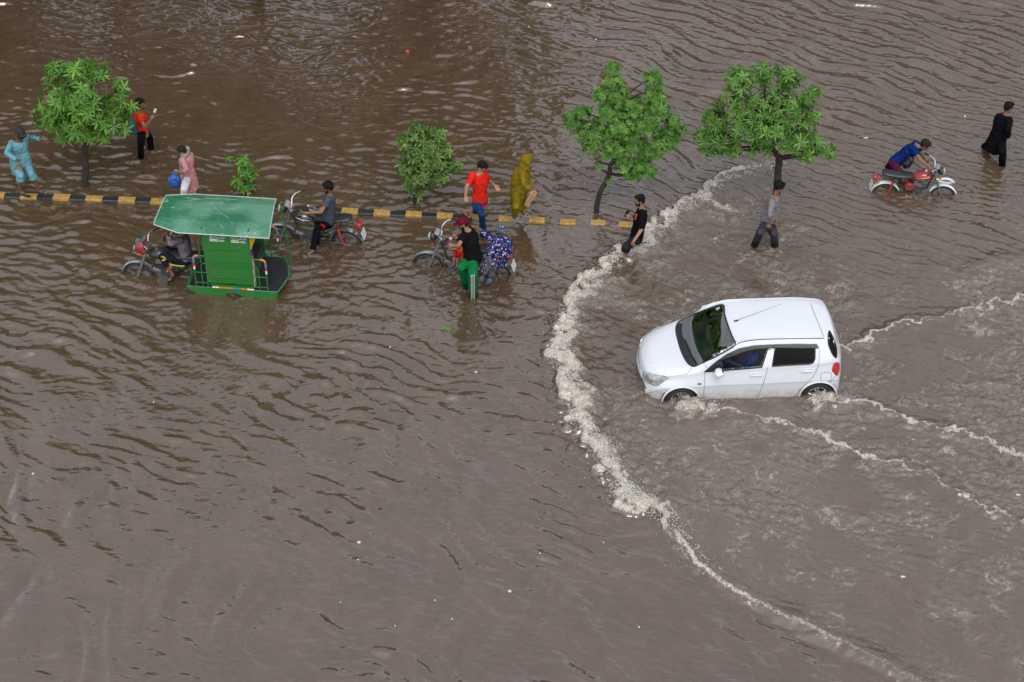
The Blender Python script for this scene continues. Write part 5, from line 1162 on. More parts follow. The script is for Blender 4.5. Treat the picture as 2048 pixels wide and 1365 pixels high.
def drape(f, rings, b=None, n=30, ruf=.05, nr=8, tilt=None):
    """rings read from the photo: (cx, cy, half width px, half depth m, dy[, ruffle])"""
    b = b or MB(); R_ = []; pts = [PY(*f.c2(r[0], r[1]), f.yb + r[4]) for r in rings]
    for i, r in enumerate(rings):
        px = f.c2(r[0], r[1]); p2 = PY(px[0] + r[2] / f.crop[2], px[1] + (r[6] if len(r) > 6 else 0) / f.crop[2], f.yb + r[4]); A = p2 - pts[i]
        t = (pts[min(i + 1, len(pts) - 1)] - pts[max(i - 1, 0)]).normalized(); B = t.cross(A).normalized() * r[3]
        R_.append((pts[i], A, B, r[5] if len(r) > 5 else 0))
    b.loft(R_, n, ruf, nr); return b
def sandals(f, m=None, sides='ab', size=1.0, name='sandal'):
    for q in sides:
        A, T = f.P['A' + q], f.P['T' + q]; sc = f.sc * size; ft = (T - A).normalized(); b = MB()
        b.loft([(A - ft * .055 * sc - Vector((0, 0, .075 * sc)), ft.cross(Vector((0, 0, 1))).normalized() * .034 * sc, Vector((0, 0, .012))), (A + ft * .06 * sc - Vector((0, 0, .078 * sc)), ft.cross(Vector((0, 0, 1))).normalized() * .042 * sc, Vector((0, 0, .013))), (A + ft * .16 * sc - Vector((0, 0, .078 * sc)), ft.cross(Vector((0, 0, 1))).normalized() * .046 * sc, Vector((0, 0, .012))), (A + ft * .215 * sc - Vector((0, 0, .075 * sc)), ft.cross(Vector((0, 0, 1))).normalized() * .025 * sc, Vector((0, 0, .010)))], 14)
        s2 = ft.cross(Vector((0, 0, 1))).normalized(); b.tube(spline([A + ft * .10 * sc - s2 * .045 * sc - Vector((0, 0, .07 * sc)), A + ft * .11 * sc + Vector((0, 0, .0 * sc)) - Vector((0, 0, .012 * sc)), A + ft * .10 * sc + s2 * .045 * sc - Vector((0, 0, .07 * sc))], 4), .016 * sc, 6)
        b.build(name, m or sandal_m, f.root, world=True)
def at(f, x, y, dy): return PY(*f.c2(x, y), f.yb + dy)
def thing_mesh(mb, name, m, label, cat, vox=None, **k):
    if vox: o = blob(name, mb, m, None, vox, 2, **k)
    else: o = mb.build(name, m)
    c = sum((v.co for v in o.data.vertices), Vector()) / len(o.data.vertices); o.data.transform(Matrix.Translation(-c)); o.location = c
    return tag(o, label, cat)
C1, C2, C3, C4, C5, C6, C7, C8 = (0, 230, 7.583), (220, 170, 5.69), (230, 370, 5.535), (530, 340, 7.581), (820, 410, 7.183), (900, 290, 8.03), (1220, 350, 5.389), (1720, 190, 6.204)
# ---- man in pale blue kurta on the kerb
teal = cloth('cloth_teal', (.13, .30, .35), .3)
f = person('man in pale blue kurta and black cap standing on the kerb, one arm out', C1, (470, 1215), dict(P=(300, 690, 0), N=(295, 395, -.03), H=(300, 275, -.09), Sa=(175, 430, -.06), Sb=(390, 335, .10),
    Ea=(105, 585, '-'), Wa=(255, 690, '-'), Fa=(330, 705, '-'), Eb=(490, 350, '+'), Wb=(610, 368, '-'), Fb=(715, 375, '-'), Ka=(310, 920, '-'), Aa=(308, 1150, '+'), Ta=(440, 1195, '-'), Kb=(480, 900, '-'), Ab=(595, 1135, '+'), Tb=(725, 1170, '-')), (.75, -.6, -.35), 'd', z0=.06)
cap_hat(f, mat('cap_black', (.012, .012, .016), .8)); beard(f)
b = top(f, teal, 1.95, .05); drape(f, [(300, 560, 140, .15, 0, 0), (310, 680, 165, .18, 0, .5), (330, 800, 180, .20, 0, 1, 60), (350, 880, 168, .19, 0, 1, 20)], b); wear(f, b, teal, 'kurta', .022)
trousers(f, teal, .30, 1.15, frac_b=.28, cuff=.08); sandals(f)
b = MB(); c = at(f, 280, 800, -.32); b.loft([(c + Vector((.03, 0, .10)), (.015, 0, 0), (0, .015, 0)), (c + Vector((.02, 0, .06)), (.035, 0, 0), (0, .03, 0)), (c, (.075, 0, .0), (0, .05, 0)), (c - Vector((0, 0, .05)), (.085, 0, 0), (0, .055, 0)), (c - Vector((0, 0, .075)), (.07, 0, 0), (0, .04, 0))], 20, .08, 5)
thing_mesh(b, 'plastic_bag', mat('bag_dark', (.10, .03, .02), .25, var=.8, vscale=20, col2=(.22, .17, .10)), 'small dark knotted plastic bag hanging from the hand of the man in pale blue', 'bag', .008)
# ---- man in red shirt wading behind the left tree
redc = cloth('cloth_red', (.62, .02, .015), .25); blk = cloth('cloth_black', (.005, .005, .007), .3); ph_m = mat('phone_white', (.6, .6, .62), .3); ph_b = mat('phone_black', (.02, .02, .025), .15)
f = person('man in a red shirt wading with a phone, half hidden by the left tree', C2, (370, 765), dict(P=(365, 510, 0), N=(340, 305, 0), H=(345, 215, .0), Sa=(330, 350, -.16), Sb=(355, 335, .16), Ea=(400, 485, '-'), Wa=(470, 390, '-'), Fa=(510, 335, '+'),
    Eb=(400, 460, '+'), Wb=(428, 535, '-'), Fb=(425, 590, '-'), Ka=(350, 660, '-'), Aa=(340, 850, '+'), Ta=(400, 880, '-'), Kb=(455, 610, '+'), Ab=(470, 800, '-'), Tb=(520, 830, '-')), (.9, -.3, -.2), wade='ab')
hair(f); beard(f); wear(f, top(f, redc, .55, .04), redc); trousers(f, blk)
b = MB(); b.cap(at(f, 255, 455, -.12), at(f, 275, 525, -.12), .10, .09); thing_mesh(b, 'shoulder_bag', cloth('cloth_bag_teal', (.025, .11, .13), .3), 'dark teal shoulder bag on the back of the man in red by the tree', 'bag', .012)
b = MB(); b.box(at(f, 512, 295, -.02), (.05, .012, .10), Matrix.Rotation(R(25), 3, 'Y')); thing_mesh(b, 'phone', ph_m, 'white phone held up by the man in red beside the left tree', 'phone')
# ---- woman in pink
pink = cloth('cloth_pink', (.50, .22, .23), .3); whitec = cloth('cloth_white', (.62, .60, .60), .2); scarf = cloth('scarf_grey', (.07, .065, .06), .3, col2=(.35, .32, .29), vscale=40)
f = person('woman in a pink tunic and patterned scarf standing behind the rickshaw roof', C2, (895, 1345), dict(P=(895, 1030, 0), N=(875, 800, 0), H=(825, 750, -.02), Sa=(830, 860, -.15), Sb=(915, 800, .12), Ea=(865, 975, '-'), Wa=(800, 1000, '-'), Fa=(745, 985, '-'),
    Eb=(890, 900, '+'), Wb=(820, 960, '+'), Fb=(780, 990, '-'), Ka=(845, 1190, '-'), Aa=(835, 1350, '+'), Ta=(790, 1370, '-'), Kb=(935, 1190, '+'), Ab=(950, 1350, '+'), Tb=(900, 1365, '-')), (-.75, .2, -.55), 'l', .93, z0=.05)
hair(f, hair_b); b = top(f, pink, 1.6, .0); drape(f, [(880, 930, 70, .12, 0, 0), (900, 1050, 88, .15, 0, .5), (925, 1180, 92, .18, 0, 1, -15)], b); wear(f, b, pink, 'tunic', .02); trousers(f, whitec, .9, 1.1)
b = MB(); b.cap(at(f, 868, 745, .03), at(f, 850, 800, -.02), .085, .09); b.cap(at(f, 800, 870, -.16), at(f, 830, 1180, -.2), .035, .03); b.cap(at(f, 850, 810, -.08), at(f, 800, 870, -.16), .05, .04); blob('scarf', b, scarf, f.root, .011, 3, .02)
b = MB(); c = at(f, 732, 1095, -.22); b.ell(c, ((.125, 0, -.03), (0, .11, 0), (.03, 0, .15))); b.cap(c + Vector((0, 0, .13)), c + Vector((.03, 0, .22)), .05, .02); thing_mesh(b, 'plastic_bag', mat('bag_blue', (.012, .09, .42), .25, var=.5, vscale=14, bump=.8, bscale=18), 'bulging blue plastic bag carried by the woman in pink', 'bag', .010, fold=.03)
# ---- rickshaw driver
def plaid():
    m = cloth('cloth_plaid', (.22, .18, .21), .2); t = m.node_tree; b = t.nodes['Principled BSDF']; tcn = t.nodes.new('ShaderNodeTexCoord'); cur = (.24, .20, .23, 1); prev = None
    for d, sc_ in (('Z', 14), ('X', 12)):
        w = t.nodes.new('ShaderNodeTexWave'); w.bands_direction = d; w.inputs['Scale'].default_value = sc_; w.inputs['Distortion'].default_value = 1.0; t.links.new(tcn.outputs['Object'], w.inputs[0])
        r = t.nodes.new('ShaderNodeMapRange'); r.inputs[1].default_value = .72; r.inputs[2].default_value = .88; t.links.new(w.outputs['Fac'], r.inputs[0])
        x = t.nodes.new('ShaderNodeMix'); x.data_type = 'RGBA'; x.inputs['B'].default_value = (.05, .035, .06, 1)
        if prev is None: x.inputs['A'].default_value = cur
        else: t.links.new(prev, x.inputs['A'])
        t.links.new(r.outputs[0], x.inputs['Factor']); prev = x.outputs['Result']
    t.links.new(prev, b.inputs['Base Color']); return m
f = person('rickshaw driver in a plaid shirt bent forward under the green roof', C3, (600, 1160), dict(P=(790, 800, 0), N=(745, 565, 0), H=(735, 480, -.02), Sa=(720, 610, -.17), Sb=(760, 570, .17), Ea=(615, 655, '-'), Wa=(590, 550, '+'), Fa=(560, 520, '-'), Eb=(640, 610, '+'), Wb=(570, 560, '-'), Fb=(530, 545, '-'),
    Ka=(520, 790, '-'), Aa=(635, 985, '+'), Ta=(590, 1045, '-'), Kb=(560, 720, '+'), Ab=(620, 900, '-'), Tb=(560, 950, '-')), (-.9, -.1, -.3), 'm', yoff=.42)
pl = plaid(); hair(f); wear(f, top(f, pl, 1.85, .05, 1.05), pl); trousers(f, cloth('cloth_navy', (.012, .013, .022), .3), .55, 1.1); sandals(f, sides='a')
b = MB(); ys = mat('stripe_yellow', (.45, .42, .05), .8)
for dx in (0, .035): b.tube([p + Vector((dx, -.095, .02)) for p in spline([f.P['Ka'] + Vector((0, 0, .05)), f.P['Ka'].lerp(f.P['Ha'], .12), f.P['Ka'] + Vector((.0, 0, -.06))], 4)], .008, 5)
b.tube([f.P['Ka'].lerp(f.P['Ha'], t_) + Vector((0, -.085, -.04 - .05 * math.sin(t_ * 3))) for t_ in (.35, .5, .65, .8, .95)], .012, 6); b.build('trouser_stripe', ys, f.root, world=True)
# ---- rider in grey t-shirt
greyt = cloth('cloth_slate', (.06, .075, .095), .3)
f = person('bearded man in a slate grey t-shirt sitting on the black motorcycle', C4, (735, 1215), dict(P=(960, 775, 0), N=(980, 375, 0), H=(955, 265, -.01), Sa=(960, 450, -.17), Sb=(1010, 400, .16), Ea=(850, 640, '-'), Wa=(600, 658, '+'), Fa=(510, 640, '+'), Eb=(890, 550, '+'), Wb=(760, 535, '-'), Fb=(700, 520, '-'),
    Ka=(800, 880, '-'), Aa=(720, 1210, '+'), Ta=(640, 1260, '-'), Kb=(810, 830, '+'), Ab=(770, 1130, '-'), Tb=(690, 1180, '-')), (-.95, -.15, -.2), 'm', yoff=.18)
hair(f, vol=1.1); beard(f); wear(f, top(f, greyt, .6, .02), greyt); trousers(f, blk, 1.0, 1.0)
b = MB(); k_ = f.P['Ha'].lerp(f.P['Ka'], .62) + Vector((-.0, -.075, .02)); b.box(k_, (.10, .02, .17), Matrix.Rotation(R(25), 3, 'Y')); b.build('trouser_panel', cloth('cloth_red_panel', (.55, .015, .015), .2), f.root, world=True, bevel=.008)
b = MB(); p0, p1 = at(f, 655, 545, .12), at(f, 815, 600, .06); d_ = (p1 - p0).normalized(); b.tube([p0, p0 + d_ * .03], .018, 10); b.tube([p0 + d_ * .03, p0 + d_ * .06, p0 + d_ * .10, p1 - d_ * .01, p1], [.02, .045, .055, .055, .045], 16)
o = thing_mesh(b, 'water_bottle', mat('bottle_blue', (.07, .12, .2), .15, coat=.5, trans=.3), 'large blue water bottle held under the arm of the grey t-shirt rider', 'bottle'); b = MB(); b.tube([(p0 + d_ * .0) - o.location - d_ * .012, p0 - o.location + d_ * .02], .021, 10); b.build('bottle_cap', whitec, o)
b = MB(); b.tube([p0 + d_ * .14 - o.location, p1 - d_ * .06 - o.location], .0565, 16, cap=False); b.build('bottle_label', mat('label_white', (.55, .6, .7), .4, var=.7, vscale=30, col2=(.05, .1, .35)), o)
# ---- man in maroon cap pushing
f = person('man in maroon cap, black t-shirt and green striped trousers pushing a motorcycle', C5, (900, 1250), dict(P=(905, 745, 0), N=(835, 370, -.02), H=(760, 270, -.02), Sa=(790, 440, -.17), Sb=(880, 370, .16), Ea=(690, 590, '-'), Wa=(600, 590, '-'), Fa=(540, 560, '+'), Eb=(730, 420, '+'), Wb=(650, 440, '-'), Fb=(600, 435, '+'),
    Ka=(905, 1000, '-'), Aa=(905, 1280, '+'), Ta=(850, 1320, '-'), Kb=(740, 900, '-'), Ab=(850, 1130, '+'), Tb=(790, 1180, '-')), (-.9, -.05, -.4), 'l', wade='ab')
maroon = cloth('cloth_maroon', (.12, .008, .022), .3); gr = cloth('cloth_green', (.008, .15, .045), .3); cap_hat(f, maroon); hair(f, vol=.9); beard(f); wear(f, top(f, cloth('cloth_charcoal', (.008, .007, .008), .3), .62, .10, 1.32), cloth('cloth_charcoal', (.008, .007, .008), .3)); trousers(f, gr, 1.0, 1.22, cuff=.078)
b = MB()
for dx in (-.028, 0, .028): b.tube([f.P['Ha'].lerp(f.P['Ka'], .15) + Vector((dx, -.150, -.02)), f.P['Ka'] + Vector((dx, -.118, .05)), f.P['Ka'].lerp(f.P['Aa'], .5) + Vector((dx, -.112, .02)), f.P['Aa'] + Vector((dx, -.11, .05))], .0085, 5)
b.build('trouser_stripe', mat('stripe_white', (.6, .6, .6), .8), f.root, world=True)
# ---- small child on the tank
f = person('small child in red and orange sitting on the motorcycle tank, mostly hidden', C5, (650, 1000), dict(P=(715, 700, 0), N=(715, 590, 0), H=(735, 520, .02), Sa=(690, 610, -.09), Sb=(730, 600, .09), Ea=(640, 640, '-'), Wa=(570, 640, '+'), Fa=(545, 620, '+'), Eb=(660, 600, '+'), Wb=(590, 600, '-'), Fb=(560, 590, '-'),
    Ka=(640, 715, '-'), Aa=(625, 850, '+'), Ta=(590, 880, '-'), Kb=(680, 720, '-'), Ab=(675, 860, '+'), Tb=(640, 905, '-')), (-.9, -.2, -.2), 'l', .52, yoff=.12)
hair(f); wear(f, top(f, cloth('cloth_orange', (.65, .09, .015), .3), .6, .15, 1.25), cloth('cloth_orange', (.65, .09, .015), .3)); trousers(f, cloth('cloth_scarlet', (.5, .02, .03), .3), .1, 1.2); sandals(f, name='shoe')
# ---- seated woman in navy floral
def floral(name, dark=(.012, .010, .085), light=(.42, .42, .50), s1=16, s2=5.5):
    m = cloth(name, dark, .2); t = m.node_tree; N = t.nodes.new; b = t.nodes['Principled BSDF']; tcn = N('ShaderNodeTexCoord')
    def vor(sc_, lo, hi, nm=0.0):
        v = N('ShaderNodeTexVoronoi'); v.inputs['Scale'].default_value = sc_; src = tcn.outputs['Object']
        if nm:
            n = N('ShaderNodeTexNoise'); n.inputs['Scale'].default_value = 18; t.links.new(src, n.inputs[0]); a = N('ShaderNodeVectorMath'); a.operation = 'MULTIPLY_ADD'; t.links.new(n.outputs['Color'], a.inputs[0]); a.inputs[1].default_value = (nm,) * 3; t.links.new(src, a.inputs[2]); src = a.outputs[0]
        t.links.new(src, v.inputs[0]); r = N('ShaderNodeMapRange'); r.inputs[1].default_value = lo; r.inputs[2].default_value = hi; r.inputs[3].default_value = 1; r.inputs[4].default_value = 0; t.links.new(v.outputs['Distance'], r.inputs[0]); return r.outputs[0]
    a = N('ShaderNodeMath'); a.operation = 'MAXIMUM'; t.links.new(vor(s1 * 2.6, .20, .26), a.inputs[0]); t.links.new(vor(s2 * 3.0, .26, .31, .08), a.inputs[1])
    x = N('ShaderNodeMix'); x.data_type = 'RGBA'; x.inputs['A'].default_value = (*dark, 1); x.inputs['B'].default_value = (*light, 1); t.links.new(a.outputs[0], x.inputs['Factor']); t.links.new(x.outputs['Result'], b.inputs['Base Color']); return m
f = person('woman in a navy and white floral chador sitting sideways on the pushed motorcycle', C5, (1120, 1130), dict(P=(1270, 760, .12), N=(1305, 480, .08), H=(1300, 380, .03), Sa=(1195, 500, .06), Sb=(1400, 510, .06), Ea=(1050, 385, '+'), Wa=(950, 325, '+'), Fa=(880, 285, '+'), Eb=(1420, 650, '-'), Wb=(1320, 745, '-'), Fb=(1250, 760, '-'),
    Ka=(1130, 800, '-'), Aa=(1050, 1010, '+'), Ta=(1000, 1050, '-'), Kb=(1200, 850, '-'), Ab=(1160, 1030, '+'), Tb=(1110, 1080, '-')), (-.05, -.8, -.6), 'm', .93, yoff=.22)
fl1 = floral('cloth_floral'); fl2 = floral('cloth_floral_pale', (.05, .05, .09), (.5, .5, .52), 22, 9)
b = MB(); drape(f, [(1305, 440, 60, .10, .10), (1290, 520, 150, .15, .06, .3), (1265, 640, 175, .19, .0, .6), (1255, 760, 165, .21, -.05, 1), (1235, 860, 110, .17, -.08, 1, 25)], b)
b.cap(f.P['Sa'], f.P['Sa'].lerp(f.P['Ea'], .93), .075, .062); b.cap(f.P['Sb'], f.P['Eb'], .08, .08); b.cap(f.P['Eb'], f.P['Wb'], .08, .06); blob('chador', b, fl1, f.root, .011, 3, .024)
b = MB(); b.ell(f.H + f.hu * .03 - f.Fd * .02, (f.Fd * .098, f.hs * .095, f.hu * .115), 20, 14); b.cap(f.H - f.hu * .10 - f.Fd * .03, f.P['N'], .085, .10); b.torus(f.H + f.Fd * .045, f.Fd, .082, .018, 24, 8); blob('headscarf', b, fl2, f.root, .010, 3, .01)
trousers(f, fl2, .85, 1.25); sandals(f, mat('shoe_blue', (.03, .13, .25), .5), name='shoe', size=1.1)
# ---- boy in red striding on the kerb
f = person('young man in a red t-shirt and blue jeans striding along the kerb', C6, (545, 1400), dict(P=(480, 900, 0), N=(485, 450, 0), H=(515, 350, -.02), Sa=(370, 480, -.06), Sb=(560, 470, .10), Ea=(265, 680, '-'), Wa=(250, 820, '-'), Fa=(265, 900, '-'), Eb=(625, 580, '+'), Wb=(715, 650, '-'), Fb=(785, 730, '-'),
    Ka=(510, 1120, '-'), Aa=(550, 1420, '+'), Ta=(610, 1460, '-'), Kb=(470, 1060, '+'), Ab=(235, 1070, '+'), Tb=(340, 1150, '-')), (.65, -.35, -.65), 'l', yoff=.02, wade='a')
hair(f); b = top(f, redc, .75, .12, .95); wear(f, b, redc, 't_shirt', .02); jeans = cloth('denim', (.012, .045, .13), .35); trousers(f, jeans, 1.0, .92, frac_b=.35); sandals(f)
# ---- woman in mustard
must = cloth('cloth_mustard', (.20, .145, .010), .35)
f = person('woman wrapped in a mustard yellow shawl and suit walking along the kerb', C6, (1085, 1215), dict(P=(1110, 770, 0), N=(1200, 385, 0), H=(1240, 260, -.01), Sa=(1165, 450, -.16), Sb=(1235, 420, .16), Ea=(1200, 650, '-'), Wa=(1290, 725, '-'), Fa=(1340, 730, '-'), Eb=(1250, 600, '+'), Wb=(1300, 700, '-'), Fb=(1340, 720, '-'),
    Ka=(1060, 990, '-'), Aa=(1035, 1140, '+'), Ta=(1140, 1190, '-'), Kb=(1160, 950, '+'), Ab=(1180, 1070, '-'), Tb=(1280, 1110, '-')), (.9, -.15, -.25), 'm', .95, z0=.06)
b = top(f, must, 1.9, .05, 1.1); drape(f, [(1160, 560, 120, .16, 0), (1110, 720, 135, .20, 0, .4), (1090, 880, 125, .22, 0, .8), (1085, 1010, 105, .20, 0, 1)], b); wear(f, b, must, 'kameez', .024)
b = MB(); b.ell(f.H + f.hu * .03 - f.Fd * .025, (f.Fd * .105, f.hs * .10, f.hu * .125), 20, 14); b.cap(f.H - f.hu * .1 - f.Fd * .05, f.P['N'], .09, .11); b.torus(f.H + f.Fd * .035, f.Fd, .085, .02, 24, 8)
drape(f, [(1215, 330, 75, .12, 0), (1140, 430, 110, .17, .03, .3), (1075, 560, 95, .18, .05, .7), (1020, 680, 55, .12, .05, 1), (990, 770, 22, .05, .05, 1)], b); blob('shawl', b, must, f.root, .011, 3, .026)
trousers(f, must, .85, 1.1); sandals(f, mat('shoe_grey', (.25, .23, .2), .7), name='shoe')
b = MB(); tp = [at(f, 1325, 700, -.16), at(f, 1405, 775, -.10), at(f, 1265, 985, -.16), at(f, 1180, 965, -.22)]
b.add([p + Vector((0, -.03, 0)) for p in tp] + [p + Vector((0, .03, 0)) for p in tp], [(0, 1, 2, 3), (7, 6, 5, 4), (0, 4, 5, 1), (1, 5, 6, 2), (2, 6, 7, 3), (3, 7, 4, 0)])
thing_mesh(b, 'cloth_bag', mat('bag_orange_print', (.30, .09, .02), .7, var=.5, vscale=45, col2=(.50, .36, .22)), 'orange patterned cloth bag hanging from the hand of the mustard-clad woman', 'bag', .010, fold=.02)
# ---- bearded man in black by the leaning tree
f = person('bearded man in a black polo shirt wading at the end of the kerb', C7, (240, 840), dict(P=(290, 650, 0), N=(350, 370, 0), H=(320, 275, -.01), Sa=(350, 405, -.17), Sb=(345, 375, .15), Ea=(340, 590, '-'), Wa=(250, 725, '+'), Fa=(232, 775, '+'), Eb=(285, 480, '+'), Wb=(235, 435, '-'), Fb=(190, 430, '-'),
    Ka=(170, 780, '-'), Aa=(185, 950, '+'), Ta=(130, 980, '-'), Kb=(290, 800, '+'), Ab=(300, 960, '+'), Tb=(250, 990, '-')), (-.95, -.15, -.15), 'l', wade='ab')
hair(f); beard(f); wear(f, top(f, blk, .95, .06, 1.05), blk, 'polo_shirt'); trousers(f, cloth('cloth_dark_grey', (.02, .02, .026), .3), .12, 1.12, cuff=.085)
b = MB(); b.box(at(f, 185, 420, .12), (.075, .012, .15), Matrix.Rotation(R(15), 3, 'Y')); thing_mesh(b, 'phone', ph_b, 'dark phone in the hand of the bearded man in black', 'phone')
b = MB(); b.cap(at(f, 285, 430, -.17), at(f, 275, 480, -.17), .02, .02); b.build('shirt_print', mat('print_red', (.4, .04, .02), .7), f.root, world=True)
# ---- man in grey kurta
gk = cloth('cloth_grey_lilac', (.20, .185, .20), .3)
f = person('man in a grey kurta striding through the flood before the right-hand tree', C7, (1700, 700), dict(P=(1700, 500, 0), N=(1775, 225, 0), H=(1825, 130, -.01), Sa=(1745, 290, -.16), Sb=(1785, 270, .15), Ea=(1725, 430, '-'), Wa=(1715, 535, '+'), Fa=(1712, 585, '-'), Eb=(1790, 420, '+'), Wb=(1790, 520, '-'), Fb=(1800, 560, '-'),
    Ka=(1620, 620, '-'), Aa=(1545, 720, '+'), Ta=(1600, 780, '-'), Kb=(1770, 640, '-'), Ab=(1790, 800, '+'), Tb=(1840, 820, '-')), (.9, -.05, -.35), 'm', wade='ab')
hair(f, vol=1.12); b = top(f, gk, 1.25, .0); drape(f, [(1725, 380, 80, .13, 0), (1705, 480, 88, .16, 0, .5), (1722, 570, 82, .18, -.02, 1, 30), (1752, 660, 46, .14, -.06, 1, 22)], b)
b.cap(at(f, 1745, 400, -.02), at(f, 1775, 660, -.02), .09, .035); wear(f, b, gk, 'kurta', .022); trousers(f, cloth('cloth_dark_lilac', (.055, .045, .055), .3), 1.0, 1.1)
# ---- man in blue pushing the red motorcycle
f = person('man in a royal blue t-shirt bent over pushing the red motorcycle', C8, (440, 985), dict(P=(440, 830, 0), N=(700, 630, 0), H=(805, 625, -.03), Sa=(655, 655, -.16), Sb=(690, 600, .16), Ea=(740, 800, '-'), Wa=(880, 915, '+'), Fa=(945, 935, '-'), Eb=(765, 740, '+'), Wb=(825, 815, '-'), Fb=(855, 850, '+'),
    Ka=(500, 980, '-'), Aa=(520, 1180, '+'), Ta=(580, 1200, '-'), Kb=(330, 935, '+'), Ab=(270, 1080, '-'), Tb=(320, 1120, '-')), (.75, -.25, -.65), 'm', wade='ab')
roy = cloth('cloth_royal', (.006, .022, .13), .35); hair(f, hair_b, 1.08); wear(f, top(f, roy, .65, .03, 1.1), roy, 't_shirt'); trousers(f, cloth('cloth_navy_shorts', (.012, .012, .05), .3, col2=(.12, .01, .02), vscale=4), .05, 1.1)
b = MB(); b.cap(at(f, 575, 870, -.24), at(f, 630, 800, -.24), .085, .075); thing_mesh(b, 'sling_bag', mat('bag_black', (.015, .015, .018), .35, var=.5, vscale=12, bump=.5), 'black sling bag hanging under the chest of the man in royal blue', 'bag', .012, fold=.03)
# ---- man in black kurta walking away
f = person('man in a black kurta walking away in the upper right', C8, (1700, 790), dict(P=(1700, 560, 0), N=(1810, 240, 0), H=(1845, 155, .0), Sa=(1730, 270, .03), Sb=(1850, 310, -.08), Ea=(1690, 400, '+'), Wa=(1730, 500, '+'), Fa=(1760, 540, '+'), Eb=(1840, 440, '-'), Wb=(1840, 530, '+'), Fb=(1830, 560, '+'),
    Ka=(1590, 620, '+'), Aa=(1490, 680, '+'), Ta=(1500, 740, '-'), Kb=(1770, 700, '-'), Ab=(1780, 860, '+'), Tb=(1830, 880, '-')), (.85, .3, -.3), 'm', wade='b')
hair(f, vol=1.05); b = top(f, blk, 1.9, .0, 1.1); drape(f, [(1745, 450, 100, .15, 0), (1690, 580, 110, .18, 0, .5), (1655, 690, 100, .18, 0, 1, 15)], b); wear(f, b, blk, 'kurta', .022); trousers(f, blk, .95, 1.15)
# ---- two people in the car
for yy, lab, cc, nm in ((-.36, 'front passenger in bright blue clothes seen through the near side window', (.01, .10, .50), 'a'), (.36, 'car driver in a pale shirt behind the steering wheel', (.35, .38, .42), 'b')):
    f = person(lab, None, None, dict(P=(1.92, yy, .62), N=(2.02, yy, 1.10), H=(1.98, yy, 1.27), Sa=(2.0, yy - .18, 1.06), Sb=(2.0, yy + .18, 1.06), Ea=(1.84, yy - .22, .82), Eb=(1.84, yy + .22, .82), Wa=(1.62, yy - .10, .84), Wb=(1.62, yy + .10, .84), Fa=(1.5, yy - .08, .86), Fb=(1.5, yy + .08, .86),
        Ka=(1.50, yy - .12, .68), Kb=(1.50, yy + .12, .68), Aa=(1.28, yy - .1, .42), Ab=(1.28, yy + .1, .42), Ta=(1.15, yy - .1, .40), Tb=(1.15, yy + .1, .40)), (CARM.to_3x3() @ Vector((-1, 0, -.1))), 'm', .95, M=CARM)
    c_ = cloth('cloth_car_' + ('blue', 'pale')[nm == 'b'], cc, .25); hair(f); wear(f, top(f, c_, 1.3, .08), c_); trousers(f, c_ if nm == 'a' else blk, .9)
# ================================================================== FLOATING LITTER
lw = mat('litter_white', (.5, .5, .48), .5); ly = mat('litter_yellow', (.5, .42, .05), .5); lr = mat('litter_red', (.6, .05, .05), .4); lg = mat('leaf_green', (.10, .22, .03), .5)
LIT = [(718, 1085, .075, lw, 'crumpled white wrapper'), (1019, 1183, .075, lw, 'white scrap of polystyrene'), (780, 695, .035, lw, 'tiny white scrap'), (66, 948, .05, lw, 'folded white paper scrap'), (815, 103, .10, lr, 'red plastic scrap'), (1278, 1254, .035, lw, 'small white scrap'),
       (952, 745, .05, lw, 'pinkish white scrap'), (870, 1201, .035, lw, 'small round white scrap'), (904, 1238, .035, lw, 'small oval white scrap'), (1080, 1111, .03, lw, 'tiny triangular white scrap'), (681, 1206, .03, ly, 'tiny yellow scrap'), (1207, 1086, .035, ly, 'yellow and white scrap'),
       (716, 1122, .03, lw, 'little white scrap'), (307, 804, .035, lw, 'flat white scrap'), (790, 1252, .03, lw, 'thin white scrap'), (1806, 1154, .05, lw, 'white stick-like scrap'), (2036, 990, .045, lw, 'narrow white scrap'), (1731, 276, .06, lw, 'curved white scrap'), (1930, 233, .06, lw, 'bright white scrap'), (1192, 80, .05, lw, 'creamy white scrap'), (1058, 55, .03, lw, 'pale speck of litter'), (550, 35, .05, lw, 'round white scrap')]
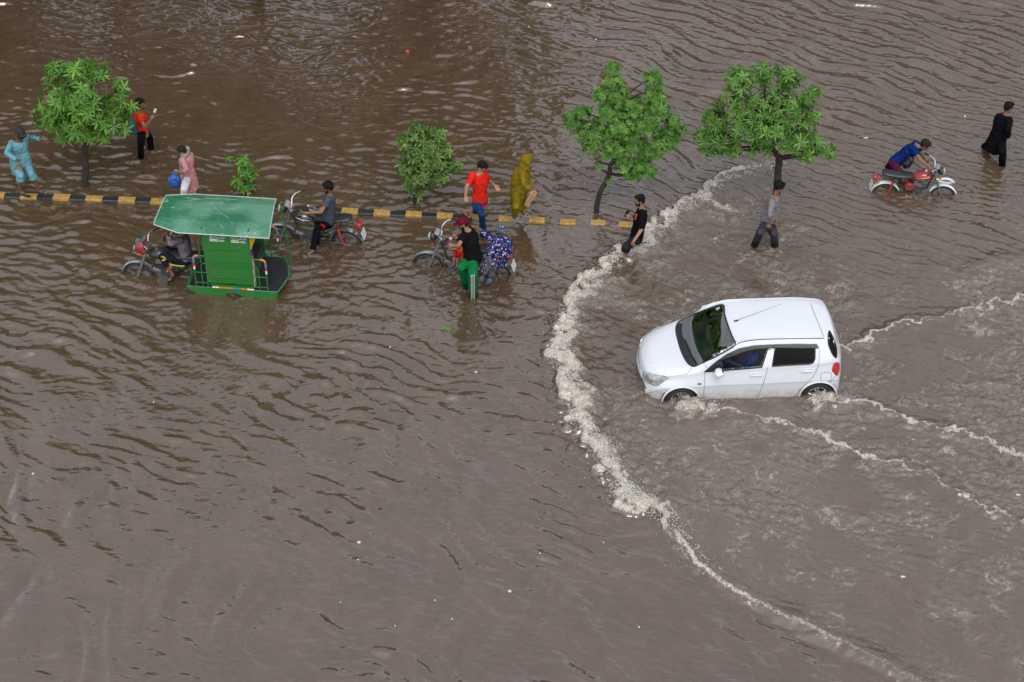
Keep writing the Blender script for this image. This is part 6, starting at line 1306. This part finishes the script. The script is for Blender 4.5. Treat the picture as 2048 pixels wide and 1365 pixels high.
near = ['left of the wave front below the rickshaw', 'in the calm foreground', 'below the pushed motorcycle', 'near the left edge', 'in the upper middle of the flood', 'at the bottom near the wave tail', 'above the middle of the flood', 'in the lower middle', 'in the lower middle beside a round one', 'right of the calm middle', 'in the lower left', 'beside the lower wave', 'just below the crumpled wrapper', 'below the rickshaw reflection', 'near the bottom edge', 'in the wake below the car', 'at the right edge below the car', 'left of the red motorcycle', 'in front of the black-clad walker', 'near the top middle', 'high in the middle of the flood', 'near the top edge on the left']
random.seed(12)
for (px, py, s, m, lab), wh in zip(LIT, near):
    s *= .8; p = G(px, py); b = MB(); n = 7; a0 = random.uniform(0, 6)
    el = 2.4 if 'stick' in lab or 'narrow' in lab or 'curved' in lab else random.uniform(1.0, 1.4)
    top_ = [(s * .5 * el * math.cos(a0 + k * 6.283 / n) * random.uniform(.7, 1.1), s * .5 * math.sin(a0 + k * 6.283 / n) * random.uniform(.7, 1.1), .012 + random.uniform(0, s * .22)) for k in range(n)]
    b.add([(0, 0, .02 + s * .15)] + top_ + [(x * 1.02, y * 1.02, -.006) for x, y, z in top_], [(0, 1 + k, 1 + (k + 1) % n) for k in range(n)] + [(1 + k, 1 + n + k, 1 + n + (k + 1) % n, 1 + (k + 1) % n) for k in range(n)])
    o = b.build('floating_scrap', m, smooth=False); o.location = (p.x, p.y, WZ(p.x, p.y)); tag(o, lab + ' floating ' + wh, 'litter', 'litter floating on the flood')
rngl = np.random.default_rng(3); p = G(895, 662)
V, F, tn = foliage([(0, 0, .02), (-.09, .02, .015), (.08, -.02, .02)], [(0, 0, 1), (-.5, 0, .8), (.6, 0, .8)], [1, .8, .9], rngl, (4, 6), .10, .028, up=0)
me = np_mesh('floating_leaves', V, F, False); at_ = me.attributes.new('tone', 'FLOAT', 'POINT'); at_.data.foreach_set('value', tn.astype(np.float32)); o = link_mesh('floating_sprig', me, lf_y); o.location = (p.x, p.y, WZ(p.x, p.y)); tag(o, 'green leafy sprig floating below the pushed motorcycle', 'leaves')
